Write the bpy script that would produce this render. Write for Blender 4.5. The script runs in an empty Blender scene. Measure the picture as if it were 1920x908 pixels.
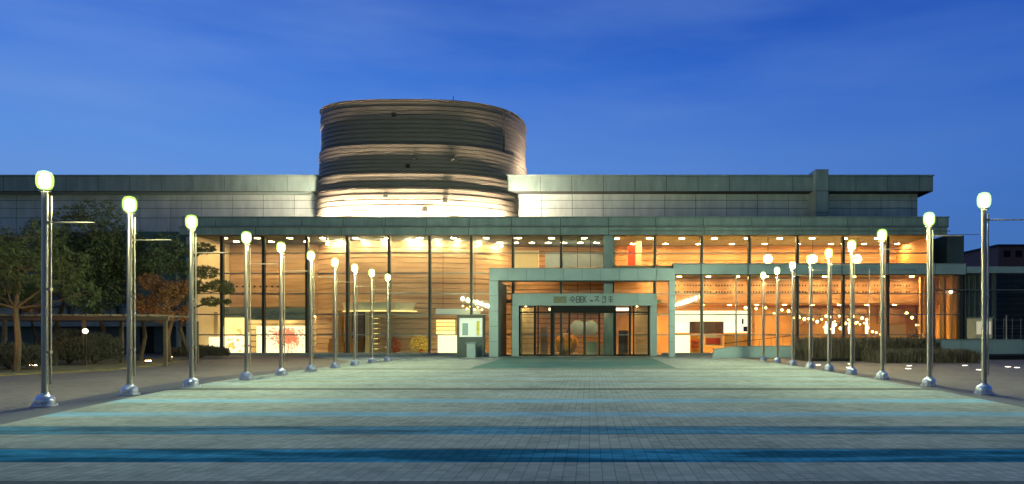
import bpy, bmesh, math, random
from mathutils import Vector, Matrix
R = math.radians
random.seed(7)
sc = bpy.context.scene
C = sc.collection

# ------------------------------------------------------------ camera, sky, exposure
F = 1400.0; PX = 1105.0; PY = 627.0; EYE = 1.6      # focal length and principal point in photo pixels
cd = bpy.data.cameras.new('camera'); cam = bpy.data.objects.new('camera', cd); C.objects.link(cam)
cam.location = (0, 0, EYE); cam.rotation_euler = (R(90), 0, 0)
cd.sensor_width = 36; cd.lens = F/1920*36
cd.shift_x = -(PX-960)/1920; cd.shift_y = (PY-454)/1920
cd.clip_end = 3000
sc.camera = cam
w = bpy.data.worlds.new('World'); sc.world = w; w.use_nodes = True
nt = w.node_tree; nt.nodes.clear()
def N(t, **k):
    n = nt.nodes.new(t)
    for a, b in k.items(): setattr(n, a, b)
    return n
wo = N('ShaderNodeOutputWorld'); bg = N('ShaderNodeBackground'); tc = N('ShaderNodeTexCoord')
sx = N('ShaderNodeSeparateXYZ'); nt.links.new(tc.outputs['Generated'], sx.inputs[0])
rp = N('ShaderNodeValToRGB'); e = rp.color_ramp.elements
e[0].position = 0.0; e[0].color = (.02, .035, .07, 1)
e[1].position = 1.0; e[1].color = (.022, .075, .24, 1)
for p, c in ((.495, (.03, .06, .12, 1)), (.5, (.15, .26, .47, 1)), (.55, (.135, .28, .60, 1)), (.61, (.105, .28, .73, 1)), (.66, (.052, .19, .68, 1)), (.71, (.024, .11, .53, 1)), (.80, (.026, .095, .36, 1))):
    q = e.new(p); q.color = c
mr = N('ShaderNodeMapRange'); mr.inputs['From Min'].default_value = -1; mr.inputs['From Max'].default_value = 1
nt.links.new(sx.outputs['Z'], mr.inputs['Value']); nt.links.new(mr.outputs[0], rp.inputs[0])
# streaky thin cloud and a darker east
mp = N('ShaderNodeMapping'); mp.inputs['Scale'].default_value = (1.2, 1.2, 7); mp.inputs['Rotation'].default_value = (0, R(9), 0)
nt.links.new(tc.outputs['Generated'], mp.inputs[0])
no = N('ShaderNodeTexNoise'); no.inputs['Scale'].default_value = 2.2; no.inputs['Detail'].default_value = 5; no.inputs['Roughness'].default_value = .5
nt.links.new(mp.outputs[0], no.inputs['Vector'])
m2 = N('ShaderNodeMapRange'); m2.inputs['From Min'].default_value = .35; m2.inputs['From Max'].default_value = .7
m2.inputs['To Min'].default_value = 0; m2.inputs['To Max'].default_value = 1
nt.links.new(no.outputs[0], m2.inputs['Value'])
cm = N('ShaderNodeMix', data_type='RGBA', blend_type='MIX'); cm.inputs['B'].default_value = (.18, .32, .72, 1)
mf = N('ShaderNodeMath', operation='MULTIPLY'); mf.inputs[1].default_value = .5
nt.links.new(m2.outputs[0], mf.inputs[0]); nt.links.new(mf.outputs[0], cm.inputs['Factor']); nt.links.new(rp.outputs[0], cm.inputs['A'])
m3 = N('ShaderNodeMapRange'); m3.inputs['From Min'].default_value = -.35; m3.inputs['From Max'].default_value = .65
m3.inputs['To Min'].default_value = 1.0; m3.inputs['To Max'].default_value = .5
nt.links.new(sx.outputs['X'], m3.inputs['Value'])
cb = N('ShaderNodeCombineColor'); nt.links.new(m3.outputs[0], cb.inputs[1])
m4 = N('ShaderNodeMapRange'); m4.inputs['From Min'].default_value = -.35; m4.inputs['From Max'].default_value = .65
m4.inputs['To Min'].default_value = 1.0; m4.inputs['To Max'].default_value = .30
nt.links.new(sx.outputs['X'], m4.inputs['Value']); nt.links.new(m4.outputs[0], cb.inputs[0])
m5 = N('ShaderNodeMapRange'); m5.inputs['From Min'].default_value = -.35; m5.inputs['From Max'].default_value = .65
m5.inputs['To Min'].default_value = 1.0; m5.inputs['To Max'].default_value = .72
nt.links.new(sx.outputs['X'], m5.inputs['Value']); nt.links.new(m5.outputs[0], cb.inputs[2])
mm = N('ShaderNodeMix', data_type='RGBA', blend_type='MULTIPLY'); mm.inputs['Factor'].default_value = 1
nt.links.new(cm.outputs['Result'], mm.inputs['A']); nt.links.new(cb.outputs[0], mm.inputs['B'])
m6 = N('ShaderNodeMapRange'); m6.inputs['From Min'].default_value = .2; m6.inputs['From Max'].default_value = -.6
m6.inputs['To Min'].default_value = 0; m6.inputs['To Max'].default_value = 1
nt.links.new(sx.outputs['Y'], m6.inputs['Value'])
m7 = N('ShaderNodeMix', data_type='RGBA', blend_type='MIX'); m7.inputs['A'].default_value = (1, 1, 1, 1); m7.inputs['B'].default_value = (.85, .62, .42, 1)
nt.links.new(m6.outputs[0], m7.inputs['Factor'])
m8 = N('ShaderNodeMix', data_type='RGBA', blend_type='MULTIPLY'); m8.inputs['Factor'].default_value = 1
nt.links.new(mm.outputs['Result'], m8.inputs['A']); nt.links.new(m7.outputs['Result'], m8.inputs['B'])
nt.links.new(m8.outputs['Result'], bg.inputs[0]); bg.inputs[1].default_value = 1.0
nt.links.new(bg.outputs[0], wo.inputs[0])
sc.view_settings.view_transform = 'Standard'; sc.view_settings.look = 'None'
sc.view_settings.gamma = 1; sc.view_settings.exposure = 0; sc.view_settings.use_curve_mapping = False
sc.cycles.max_bounces = 7; sc.cycles.transparent_max_bounces = 12
sc.cycles.sample_clamp_indirect = 6; sc.cycles.caustics_reflective = False; sc.cycles.caustics_refractive = False

def X(px, Y): return (px-PX)*Y/F
def Z(py, Y): return EYE+(PY-py)*Y/F

# ------------------------------------------------------------ helpers
def tag(o, label=None, cat=None, group=None, kind=None):
    if label: o['label'] = label
    if cat: o['category'] = cat
    if group: o['group'] = group
    if kind: o['kind'] = kind
    return o
def empty(name, loc=(0, 0, 0), label=None, cat=None, group=None, rz=0):
    o = bpy.data.objects.new(name, None); C.objects.link(o); o.location = loc; o.rotation_euler.z = rz
    o.empty_display_size = .2
    return tag(o, label, cat, group)
class MB:
    def __init__(s): s.v = []; s.f = []
    def box(s, x0, x1, y0, y1, z0, z1):
        b = len(s.v)
        s.v += [(x, y, z) for z in (z0, z1) for y in (y0, y1) for x in (x0, x1)]
        s.f += [tuple(b+i for i in q) for q in ((0,2,3,1),(4,5,7,6),(0,1,5,4),(2,6,7,3),(0,4,6,2),(1,3,7,5))]
        return s
    def tube(s, p, q, r0, r1=None, n=10, caps=True):
        r1 = r0 if r1 is None else r1
        p = Vector(p); q = Vector(q); d = (q-p).normalized()
        u = d.orthogonal().normalized(); w_ = d.cross(u); b = len(s.v)
        for c, r in ((p, r0), (q, r1)):
            for i in range(n):
                a = 2*math.pi*i/n; t = c+u*(r*math.cos(a))+w_*(r*math.sin(a)); s.v.append(tuple(t))
        for i in range(n):
            j = (i+1) % n; s.f.append((b+i, b+j, b+n+j, b+n+i))
        if caps: s.f.append(tuple(b+i for i in reversed(range(n)))); s.f.append(tuple(b+n+i for i in range(n)))
        return s
    def path(s, pts, rs, n=8):
        b = len(s.v); m = len(pts); P = [Vector(p) for p in pts]; u = None
        for k in range(m):
            d = (P[min(k+1, m-1)]-P[max(k-1, 0)]).normalized()
            u = d.orthogonal().normalized() if u is None else (u-d*u.dot(d)).normalized()
            w_ = d.cross(u)
            for i in range(n):
                a = 2*math.pi*i/n; s.v.append(tuple(P[k]+u*(rs[k]*math.cos(a))+w_*(rs[k]*math.sin(a))))
        for k in range(m-1):
            for i in range(n):
                j = (i+1) % n; s.f.append((b+k*n+i, b+k*n+j, b+(k+1)*n+j, b+(k+1)*n+i))
        s.f.append(tuple(b+i for i in reversed(range(n)))); s.f.append(tuple(b+(m-1)*n+i for i in range(n)))
        return s
    def lathe(s, prof, c=(0, 0, 0), n=24, closed=False):
        b = len(s.v); m = len(prof)
        for r, z in prof:
            for i in range(n):
                a = 2*math.pi*i/n; s.v.append((c[0]+r*math.cos(a), c[1]+r*math.sin(a), c[2]+z))
        for k in range(m-1):
            for i in range(n):
                j = (i+1) % n; s.f.append((b+k*n+i, b+k*n+j, b+(k+1)*n+j, b+(k+1)*n+i))
        if closed:
            for i in range(n):
                j = (i+1) % n; s.f.append((b+(m-1)*n+i, b+(m-1)*n+j, b+j, b+i))
            return s
        s.f.append(tuple(b+i for i in reversed(range(n)))); s.f.append(tuple(b+(m-1)*n+i for i in range(n)))
        return s
    def prism(s, pts, z0, z1):      # xy polygon counter-clockwise
        b = len(s.v); n = len(pts)
        s.v += [(x, y, z0) for x, y in pts]+[(x, y, z1) for x, y in pts]
        s.f.append(tuple(b+i for i in reversed(range(n)))); s.f.append(tuple(b+n+i for i in range(n)))
        for i in range(n):
            j = (i+1) % n; s.f.append((b+i, b+j, b+n+j, b+n+i))
        return s
    def xz(s, pts, y0, y1):         # xz polygon extruded along y
        b = len(s.v); n = len(pts)
        s.v += [(x, y0, z) for x, z in pts]+[(x, y1, z) for x, z in pts]
        s.f.append(tuple(b+i for i in range(n))); s.f.append(tuple(b+n+i for i in reversed(range(n))))
        for i in range(n):
            j = (i+1) % n; s.f.append((b+j, b+i, b+n+i, b+n+j))
        return s
    def build(s, name, mat, parent=None, smooth=False, loc=None, bevel=0):
        me = bpy.data.meshes.new(name); me.from_pydata(s.v, [], s.f); me.materials.append(mat)
        if smooth:
            for p in me.polygons: p.use_smooth = True
            try: me.set_sharp_from_angle(angle=R(35))
            except Exception: pass
        me.update()
        o = bpy.data.objects.new(name, me); C.objects.link(o)
        if parent: o.parent = parent
        if loc: o.location = loc
        if bevel:
            md = o.modifiers.new('bevel', 'BEVEL'); md.width = bevel; md.segments = 2; md.limit_method = 'ANGLE'
        return o
def sphere(mb, c, r, nu=14, nv=8, sz=1):
    prof = [(max(1e-4, r*math.sin(math.pi*k/nv)), -r*sz*math.cos(math.pi*k/nv)) for k in range(nv+1)]
    return mb.lathe(prof, c, nu)
def copy_tree(o, parent=None):
    c = o.copy(); C.objects.link(c); c.parent = parent
    for ch in list(o.children): copy_tree(ch, c)
    return c

# ------------------------------------------------------------ materials
def mat(name, col, rough=.6, metal=0, var=.12, nscale=3, bump=0, bscale=40, emit=None, estr=0, stretch=(1, 1, 1), spec=.5, col2=None):
    m = bpy.data.materials.new(name); m.use_nodes = True; t = m.node_tree; b = t.nodes['Principled BSDF']
    b.inputs['Roughness'].default_value = rough; b.inputs['Metallic'].default_value = metal
    b.inputs['Specular IOR Level'].default_value = spec
    co = t.nodes.new('ShaderNodeTexCoord'); mp = t.nodes.new('ShaderNodeMapping'); mp.inputs['Scale'].default_value = stretch
    t.links.new(co.outputs['Object'], mp.inputs[0])
    no = t.nodes.new('ShaderNodeTexNoise'); no.inputs['Scale'].default_value = nscale; no.inputs['Detail'].default_value = 6
    no.inputs['Roughness'].default_value = .6
    t.links.new(mp.outputs[0], no.inputs['Vector'])
    r = t.nodes.new('ShaderNodeValToRGB')
    c2 = col2 or col
    r.color_ramp.elements[0].position = .3; r.color_ramp.elements[1].position = .7
    r.color_ramp.elements[0].color = tuple(c*(1-var) for c in col)+(1,)
    r.color_ramp.elements[1].color = tuple(min(1, c*(1+var)) for c in c2)+(1,)
    t.links.new(no.outputs[0], r.inputs[0]); t.links.new(r.outputs[0], b.inputs['Base Color'])
    mr = t.nodes.new('ShaderNodeMapRange'); mr.inputs['To Min'].default_value = max(.02, rough-.08); mr.inputs['To Max'].default_value = min(1, rough+.1)
    t.links.new(no.outputs[0], mr.inputs['Value']); t.links.new(mr.outputs[0], b.inputs['Roughness'])
    if bump:
        n2 = t.nodes.new('ShaderNodeTexNoise'); n2.inputs['Scale'].default_value = bscale; n2.inputs['Detail'].default_value = 4
        t.links.new(mp.outputs[0], n2.inputs['Vector'])
        bp = t.nodes.new('ShaderNodeBump'); bp.inputs['Strength'].default_value = bump; bp.inputs['Distance'].default_value = .02
        t.links.new(n2.outputs[0], bp.inputs['Height']); t.links.new(bp.outputs[0], b.inputs['Normal'])
    if emit:
        b.inputs['Emission Color'].default_value = tuple(emit)+(1,); b.inputs['Emission Strength'].default_value = estr
    return m
M = {}
M['clad'] = mat('clad', (.17, .24, .25), .42, .15, .24, 1.0, .05, 6, stretch=(1.6, 1.6, .35))
M['clad_light'] = mat('clad_light', (.38, .46, .50), .4, .2, .2, .8, .05, 5, stretch=(1.6, 1.6, .4))
M['portal'] = mat('portal', (.27, .37, .40), .38, .15, .1, .8)
M['joint'] = mat('joint', (.02, .028, .03), .8)
M['mullion'] = mat('mullion', (.045, .045, .04), .45, .4)
M['transom'] = mat('transom', (.22, .23, .21), .4, .6)
M['roof'] = mat('roof', (.12, .14, .14), .8)
M['concrete'] = mat('concrete', (.24, .27, .27), .75, 0, .18, 1.5, .2, 20)
M['dark_wall'] = mat('dark_wall', (.06, .085, .09), .5, .1, .25, .7)
M['drum'] = mat('drum', (.138, .124, .106), .5, .0, .10, .8, 0, 8)
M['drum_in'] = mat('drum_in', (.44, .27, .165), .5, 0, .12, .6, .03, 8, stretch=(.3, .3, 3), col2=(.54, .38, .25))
M['drum_seam'] = mat('drum_seam', (.05, .045, .04), .7)
M['wood'] = mat('wood', (.46, .25, .12), .5, 0, .3, 2.5, .05, 30, stretch=(.3, .3, 4))
M['wood_dark'] = mat('wood_dark', (.13, .07, .035), .5, 0, .3, 2.5, stretch=(.3, .3, 4))
M['orange_wall'] = mat('orange_wall', (.62, .33, .11), .6, 0, .12, 1)
M['cream'] = mat('cream', (.68, .58, .40), .6, 0, .08, 1)
M['white_wall'] = mat('white_wall', (.8, .79, .7), .6, 0, .04, 1)
M['floor_in'] = mat('floor_in', (.38, .30, .2), .25, 0, .15, 1)
M['ceil'] = mat('ceil', (.62, .45, .24), .7, 0, .1, 1)
M['black'] = mat('black', (.009, .011, .012), .6, spec=.2)
M['steel'] = mat('steel', (.52, .44, .33), .33, 1, .08, 6, stretch=(1, 1, .2))
M['chrome'] = mat('chrome', (.74, .75, .80), .32, 1, .2, 14)
M['bark'] = mat('bark', (.09, .06, .035), .9, 0, .35, 9, .6, 30, stretch=(1, 1, .3))
M['pine'] = mat('pine', (.038, .05, .016), .7, 0, .4, 2, col2=(.07, .08, .02))
M['leafy'] = mat('leafy', (.03, .045, .018), .7, 0, .4, 2, col2=(.055, .07, .025))
M['autumn'] = mat('autumn', (.20, .075, .025), .7, 0, .4, 2, col2=(.2, .09, .03))
M['hedge'] = mat('hedge', (.05, .045, .03), .85, 0, .4, 3)
M['reed'] = mat('reed', (.075, .06, .045), .85, 0, .45, 3)
M['grass'] = mat('grass', (.17, .13, .05), .95, 0, .35, 1.2, .4, 30)
M['rust'] = mat('rust', (.5, .08, .03), .5, 0, .3, 4)
M['orange'] = mat('orange', (.85, .33, .03), .5, 0, .25, 4)
M['yellow'] = mat('yellow', (.85, .72, .10), .6, 0, .2, 5)
M['blue_grey'] = mat('blue_grey', (.30, .38, .48), .4, 0, .1, 3)
M['red'] = mat('red', (.62, .07, .02), .5, 0, .2, 4)
M['timber'] = mat('timber', (.13, .09, .055), .7, 0, .25, 3, .1, 20, stretch=(.3, 3, 3))
M['letter'] = mat('letter', (.06, .075, .08), .4, .3)
M['logo'] = mat('logo', (.16, .19, .13), .5, .2, .2, 8)
def emis(name, col, s): return mat(name, (.8, .8, .8), .5, 0, .02, emit=col, estr=s)
M['lamp'] = emis('lamp', (.90, 1.0, .60), 1050)
M['globe'] = emis('globe', (1, .80, .40), 7)
M['bulb'] = emis('bulb', (1, .72, .22), 12)
M['down'] = emis('down', (1, .64, .27), 250)
M['down_orange'] = emis('down_orange', (1, .58, .21), 620)
M['wash'] = emis('wash', (1, .78, .42), 500)
M['inground'] = emis('inground', (1, .92, .75), 9)
M['glow_white'] = emis('glow_white', (1, .86, .50), 1.8)  # for pale surfaces lit by lamps: their light put in as emission
M['glow_yellow'] = emis('glow_yellow', (1, .72, .20), 1.7)  # same for yellow-lit surfaces, lamplight put in as emission
M['glow_red'] = emis('glow_red', (1, .13, .035), .85)  # picture made to emit so it stays bright before its panel
M['glow_orange'] = emis('glow_orange', (1, .40, .05), .9)  # goods made to emit so they stay bright before their panel
M['spot_lens'] = emis('spot_lens', (1, .6, .25), 60)
M['box_green'] = emis('box_green', (.62, .82, .62), .35)
M['tube'] = emis('tube', (1, .88, .6), 3)
M['flood'] = emis('flood', (1, .76, .48), 16000)
M['flood_low'] = emis('flood_low', (1, .76, .48), 220)
M['flood_soft'] = emis('flood_soft', (1, .76, .48), 5000)
M['amber'] = emis('amber', (1, .55, .2), 60)
M['leds'] = emis('leds', (1, .78, .55), 1.6)

def glass_mat():
    m = bpy.data.materials.new('glass'); m.use_nodes = True; t = m.node_tree; t.nodes.clear()
    o = t.nodes.new('ShaderNodeOutputMaterial'); mx = t.nodes.new('ShaderNodeMixShader'); fr = t.nodes.new('ShaderNodeFresnel')
    tr = t.nodes.new('ShaderNodeBsdfTransparent'); gl = t.nodes.new('ShaderNodeBsdfGlossy')
    tr.inputs[0].default_value = (.90, .93, .90, 1); gl.inputs['Roughness'].default_value = .03; gl.inputs[0].default_value = (.9, .95, 1, 1)
    fr.inputs['IOR'].default_value = 1.5
    ns = t.nodes.new('ShaderNodeTexNoise'); ns.inputs['Scale'].default_value = .5
    bp = t.nodes.new('ShaderNodeBump'); bp.inputs['Strength'].default_value = .06; t.links.new(ns.outputs[0], bp.inputs['Height'])
    t.links.new(bp.outputs[0], gl.inputs['Normal'])
    t.links.new(fr.outputs[0], mx.inputs[0]); t.links.new(tr.outputs[0], mx.inputs[1]); t.links.new(gl.outputs[0], mx.inputs[2])
    t.links.new(mx.outputs[0], o.inputs[0]); return m
M['glass'] = glass_mat()

def shade_mat():
    m = bpy.data.materials.new('frosted_shade'); m.use_nodes = True; t = m.node_tree; t.nodes.clear()
    o = t.nodes.new('ShaderNodeOutputMaterial'); ad = t.nodes.new('ShaderNodeAddShader')
    tr = t.nodes.new('ShaderNodeBsdfTransparent'); em = t.nodes.new('ShaderNodeEmission'); lw = t.nodes.new('ShaderNodeLayerWeight')
    tr.inputs[0].default_value = (.97, 1, .93, 1); em.inputs[0].default_value = (.58, 1, .16, 1); em.inputs[1].default_value = .75
    t.links.new(tr.outputs[0], ad.inputs[0]); t.links.new(em.outputs[0], ad.inputs[1]); t.links.new(ad.outputs[0], o.inputs[0]); return m
M['shade'] = shade_mat()
def ground_mat(name, kind):
    m = bpy.data.materials.new(name); m.use_nodes = True; t = m.node_tree; b = t.nodes['Principled BSDF']; L = t.links.new
    def n(ty, **k):
        q = t.nodes.new(ty)
        for a, c in k.items(): setattr(q, a, c)
        return q
    def math_(op, a, c=None):
        q = n('ShaderNodeMath', operation=op)
        for i, v in enumerate((a, c)):
            if v is None: continue
            if isinstance(v, (int, float)): q.inputs[i].default_value = v
            else: L(v, q.inputs[i])
        return q.outputs[0]
    def mix(f, a, c, bt='MIX'):
        q = n('ShaderNodeMix', data_type='RGBA', blend_type=bt)
        for k, v in (('Factor', f), ('A', a), ('B', c)):
            if isinstance(v, (int, float)): q.inputs[k].default_value = v
            elif isinstance(v, tuple): q.inputs[k].default_value = v
            else: L(v, q.inputs[k])
        return q.outputs['Result']
    co = n('ShaderNodeTexCoord').outputs['Object']; s = n('ShaderNodeSeparateXYZ'); L(co, s.inputs[0])
    br = n('ShaderNodeTexBrick'); L(co, br.inputs['Vector'])
    br.inputs['Scale'].default_value = 1; br.inputs['Brick Width'].default_value = .15 if kind == 'plaza' else .24; br.inputs['Row Height'].default_value = .15 if kind == 'plaza' else .12
    br.offset = 0.0 if kind == 'plaza' else .5
    br.inputs['Mortar Size'].default_value = .007 if kind == 'plaza' else .01; br.inputs['Mortar Smooth'].default_value = .3; br.inputs['Bias'].default_value = 0
    if kind == 'plaza':
        br.inputs['Color1'].default_value = (.40, .43, .37, 1); br.inputs['Color2'].default_value = (.53, .55, .48, 1); br.inputs['Mortar'].default_value = (.29, .31, .27, 1)
    elif kind == 'mat':
        br.inputs['Color1'].default_value = (.05, .20, .17, 1); br.inputs['Color2'].default_value = (.07, .24, .21, 1); br.inputs['Mortar'].default_value = (.04, .12, .11, 1)
    else:
        br.inputs['Color1'].default_value = (.16, .12, .095, 1); br.inputs['Color2'].default_value = (.24, .185, .155, 1); br.inputs['Mortar'].default_value = (.08, .07, .065, 1)
    col = br.outputs['Color']
    no = n('ShaderNodeTexNoise'); L(co, no.inputs['Vector']); no.inputs['Scale'].default_value = .35; no.inputs['Detail'].default_value = 7; no.inputs['Roughness'].default_value = .62
    if kind == 'plaza':
        # blue tile bands across the walk, sky reflection painted into their colour
        mask = None
        mp = n('ShaderNodeMapping'); mp.inputs['Scale'].default_value = (.30, 1.6, 1); L(co, mp.inputs[0])
        n2 = n('ShaderNodeTexNoise'); L(mp.outputs[0], n2.inputs['Vector']); n2.inputs['Scale'].default_value = 1.1; n2.inputs['Detail'].default_value = 4
        rr = n('ShaderNodeValToRGB'); L(n2.outputs[0], rr.inputs[0])
        rr.color_ramp.elements[0].position = .44; rr.color_ramp.elements[0].color = (.035, .16, .28, 1)
        rr.color_ramp.elements[1].position = .57; rr.color_ramp.elements[1].color = (.08, .36, .62, 1)
        wob = n('ShaderNodeTexWhiteNoise', noise_dimensions='1D')
        for c0, hw, st in ((9.84, .53, 1), (12.4, .50, .8)):
            if st <= 0: continue
            d = math_('ABSOLUTE', math_('SUBTRACT', s.outputs['Y'], c0))
            k = math_('MULTIPLY', math_('LESS_THAN', d, hw), st)
            mask = k if mask is None else math_('MAXIMUM', mask, k)
        bc = n('ShaderNodeVectorMath', operation='SCALE'); L(br.outputs['Color'], bc.inputs[0]); bc.inputs['Scale'].default_value = 2.0
        bl = mix(1.0, rr.outputs[0], bc.outputs[0], 'MULTIPLY')
        col = mix(mask, col, bl)
        lm = None
        for c0, hw, st in ((14.9, .45, .8), (17.95, .5, .85), (19.9, .18, .4), (24.0, .3, .35), (26.8, .4, .4), (30.0, .4, .35)):
            d = math_('ABSOLUTE', math_('SUBTRACT', s.outputs['Y'], c0))
            k = math_('MULTIPLY', math_('LESS_THAN', d, hw), math_('MULTIPLY', n2.outputs[0], st*1.7)); lm = k if lm is None else math_('MAXIMUM', lm, k)
        col = mix(lm, col, (.30, .58, .74, 1))  # farther bands paler: lamplight put into the tile colour
        # dark joint courses
        dk = None
        for c0, hw, st in ((21.75, .42, .62), (34.3, .35, .55), (8.0, .12, .6), (10.42, .05, .5), (12.95, .05, .5), (25.3, .12, .25), (28.2, .12, .25), (31.0, .12, .25)):
            d = math_('ABSOLUTE', math_('SUBTRACT', s.outputs['Y'], c0))
            k = math_('MULTIPLY', math_('LESS_THAN', d, hw), st)
            dk = k if dk is None else math_('MAXIMUM', dk, k)
        col = mix(dk, col, (.05, .075, .075, 1))
        rgh = math_('SUBTRACT', .72, math_('MULTIPLY', mask, .12)); b.inputs['Specular IOR Level'].default_value = 0
        L(rgh, b.inputs['Roughness'])
    else: b.inputs['Roughness'].default_value = .6
    rn = n('ShaderNodeMapRange'); L(no.outputs[0], rn.inputs['Value']); rn.inputs['From Min'].default_value = .3; rn.inputs['From Max'].default_value = .7
    rn.inputs['To Min'].default_value = .78; rn.inputs['To Max'].default_value = 1.15
    n3 = n('ShaderNodeTexNoise'); L(co, n3.inputs['Vector']); n3.inputs['Scale'].default_value = 2.1; n3.inputs['Detail'].default_value = 8; n3.inputs['Roughness'].default_value = .7
    r3 = n('ShaderNodeMapRange'); L(n3.outputs[0], r3.inputs['Value']); r3.inputs['From Min'].default_value = .34; r3.inputs['From Max'].default_value = .52
    r3.inputs['To Min'].default_value = .80; r3.inputs['To Max'].default_value = 1.03
    q = n('ShaderNodeVectorMath', operation='SCALE'); L(col, q.inputs[0]); L(math_('MULTIPLY', rn.outputs[0], r3.outputs[0]), q.inputs['Scale'])
    L(q.outputs[0], b.inputs['Base Color'])
    bp = n('ShaderNodeBump'); bp.inputs['Strength'].default_value = .35; bp.inputs['Distance'].default_value = .01
    L(br.outputs['Fac'], bp.inputs['Height']); bp.invert = True; L(bp.outputs[0], b.inputs['Normal'])
    return m

# ------------------------------------------------------------ ground
def sheet(name, pts, z, m, th=None):
    mb = MB(); mb.v = [(x, y, z) for x, y in pts]; mb.f = [tuple(range(len(pts)))]
    return tag(mb.build(name, m), kind='structure')
sheet('ground', [(-900, -300), (900, -300), (900, 1500), (-900, 1500)], -.012, mat('earth', (.09, .085, .07), .95, 0, .3, .05))
sheet('side_path', [(-75, -15), (75, -15), (75, 60), (-75, 60)], -.004, ground_mat('side_paving', 'side'))
Lp = [(-10.3, -15), (-10.35, 13), (-10.9, 15.5), (-12.1, 21.5), (-12.8, 27), (-12.8, 36), (-14, 44), (-22, 57.4)]
Rp = [(9.3, -15), (9.35, 15), (9.9, 21), (10.2, 30), (10.4, 40), (10.2, 48), (9.6, 57.4)]
sheet('plaza', list(reversed(Lp))+Rp, .004, ground_mat('plaza_paving', 'plaza'))
sheet('entrance_paving', [(-5.6, 34.9), (4.1, 34.9), (4.2, 52), (-5.8, 52)], .010, ground_mat('entrance_tiles', 'mat'))
for nm, P_, dx in (('edge_strip', Lp, -1.25), ('edge_strip', Rp, 1.0)):
    a = P_[:-2]; pts = [(x+dx, y) for x, y in a]
    poly = a+list(reversed(pts)) if dx > 0 else pts+list(reversed(a))
    sheet('edge_paving', [(x, y) for x, y in poly], .001, mat('edge_stone', (.07, .065, .075), .55, 0, .25, 2, .15, 25))
lawn = MB(); lawn.prism([(-75, 24.5), (-22.6, 28.5), (-21.2, 33), (-22.5, 40), (-26, 49), (-75, 49)], -.02, .06)
tag(lawn.build('lawn', M['grass']), kind='structure')

# ------------------------------------------------------------ museum building
mus = empty('museum_building', (0, 58, 0), 'long glass fronted museum hall with grey green metal roof bands and a banded oval drum', 'museum')
def part(mb, name, m, parent=None, **k):
    o = mb.build(name, m, parent or mus, **k)
    return o
# all museum meshes are modelled in world space, parent offset undone here
class _P: pass
mus.location = (0, 0, 0)

GY = 58.0; EV = 56.5
def panels(mb, x0, x1, xs, zs, y, th=.05, gap=.045):
    xs = [x0]+sorted(x for x in xs if x0+.2 < x < x1-.2)+[x1]
    for i in range(len(xs)-1):
        for j in range(len(zs)-1):
            mb.box(xs[i]+gap/2, xs[i+1]-gap/2, y, y+th, zs[j]+gap/2, zs[j+1]-gap/2)
# upper storey
UY = 66.0; FY = 64.5
xl = -62.0; xr = X(1750, FY)
ztop = Z(328, FY); zfb = Z(359, FY)
joints = [X(1013+59.2*k, FY) for k in range(-30, 13)]
b = MB().box(xl, 29.0, UY, 84, 0, ztop-.1); part(b, 'upper_wall_core', M['joint'])
b = MB(); panels(b, xl, X(602, UY), joints, [9.8, Z(409, UY), Z(391, UY), Z(376, UY), zfb+.4], UY-.06); part(b, 'upper_wall_panels', M['clad_light']); b = MB()
panels(b, X(940, UY), 29.0, joints, [9.8, Z(409, UY), Z(391, UY), Z(376, UY), zfb+.4], UY-.06)
part(b, 'upper_wall_panels', M['clad_light'])
b = MB().box(xl, xr-.06, FY+.06, UY+.1, zfb+.02, ztop-.02); b.box(29.0, xr-.06, FY+.06, 70, zfb+.02, ztop-.02); part(b, 'roof_fascia_core', M['joint'])
b = MB(); panels(b, xl, X(600, FY), joints, [zfb, ztop-.12], FY); part(b, 'roof_fascia', M['clad']); b = MB(); panels(b, X(950, FY), xr, joints, [zfb, ztop-.12], FY)
b.box(xr-.05, xr, FY+.055, 70, zfb, ztop-.12)
part(b, 'roof_fascia', M['clad'])
b = MB().box(xl, X(600, FY), FY-.06, 84, ztop-.115, ztop); b.box(X(945, FY), xr+.06, FY-.06, 84, ztop-.115, ztop+.003); b.box(X(600, FY), X(945, FY), 70, 84, ztop-.115, ztop-.002)
part(b, 'roof_coping', M['clad'])
b = MB().box(xl, X(580, FY), FY+.3, UY-.1, zfb-.05, zfb+.015); part(b, 'soffit', M['clad'])
b = MB().box(X(1528, 64), X(1553, 64), 63.9, 66, 10.2, Z(318, 64)); part(b, 'roof_pier', M['clad'], bevel=.03)
for p in (.33, .66):
    z = 10.2+(Z(318, 64)-10.2)*p
    part(MB().box(X(1528, 64)-.01, X(1553, 64)+.01, 63.885, 63.91, z, z+.04), 'pier_joint', M['joint'])
# lower roof and eave
ez1 = Z(408, EV+.4); ezm = Z(426, EV+.4); ez0 = Z(441, EV)
el = X(336, EV); er = X(1783, EV)
b = MB().box(el+.05, er-.5, EV+.46, UY-.1, ez0+.15, ez1-.16)
part(b, 'lower_roof_deck', M['roof'])
mull = [417, 495, 576, 652, 730, 806, 884, 962, 1052, 1140, 1227, 1315, 1404, 1494, 1580, 1663, 1745]
mx = [X(p, GY) for p in mull]
b = MB(); panels(b, el, er+.05, mx, [ezm, ez1], EV+.4)
panels(b, el, er-.25, mx, [ez0, ezm-.06], EV); part(b, 'eave_fascia', M['clad'])
b = MB().box(el+.02, er-.27, EV+.052, EV+.39, ez0+.03, ezm-.08); b.box(el, er+.02, EV+.452, EV+.9, ezm, ez1-.02)
part(b, 'eave_core', M['joint'])
part(MB().box(el-.02, er+.1, EV+.36, EV+1.1, ez1-.002, ez1+.07), 'eave_coping', M['clad'])
part(MB().tube((el, EV-.1, ezm-.05), (er-.2, EV-.1, ezm-.05), .035, n=8), 'eave_rail', M['transom'])
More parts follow.
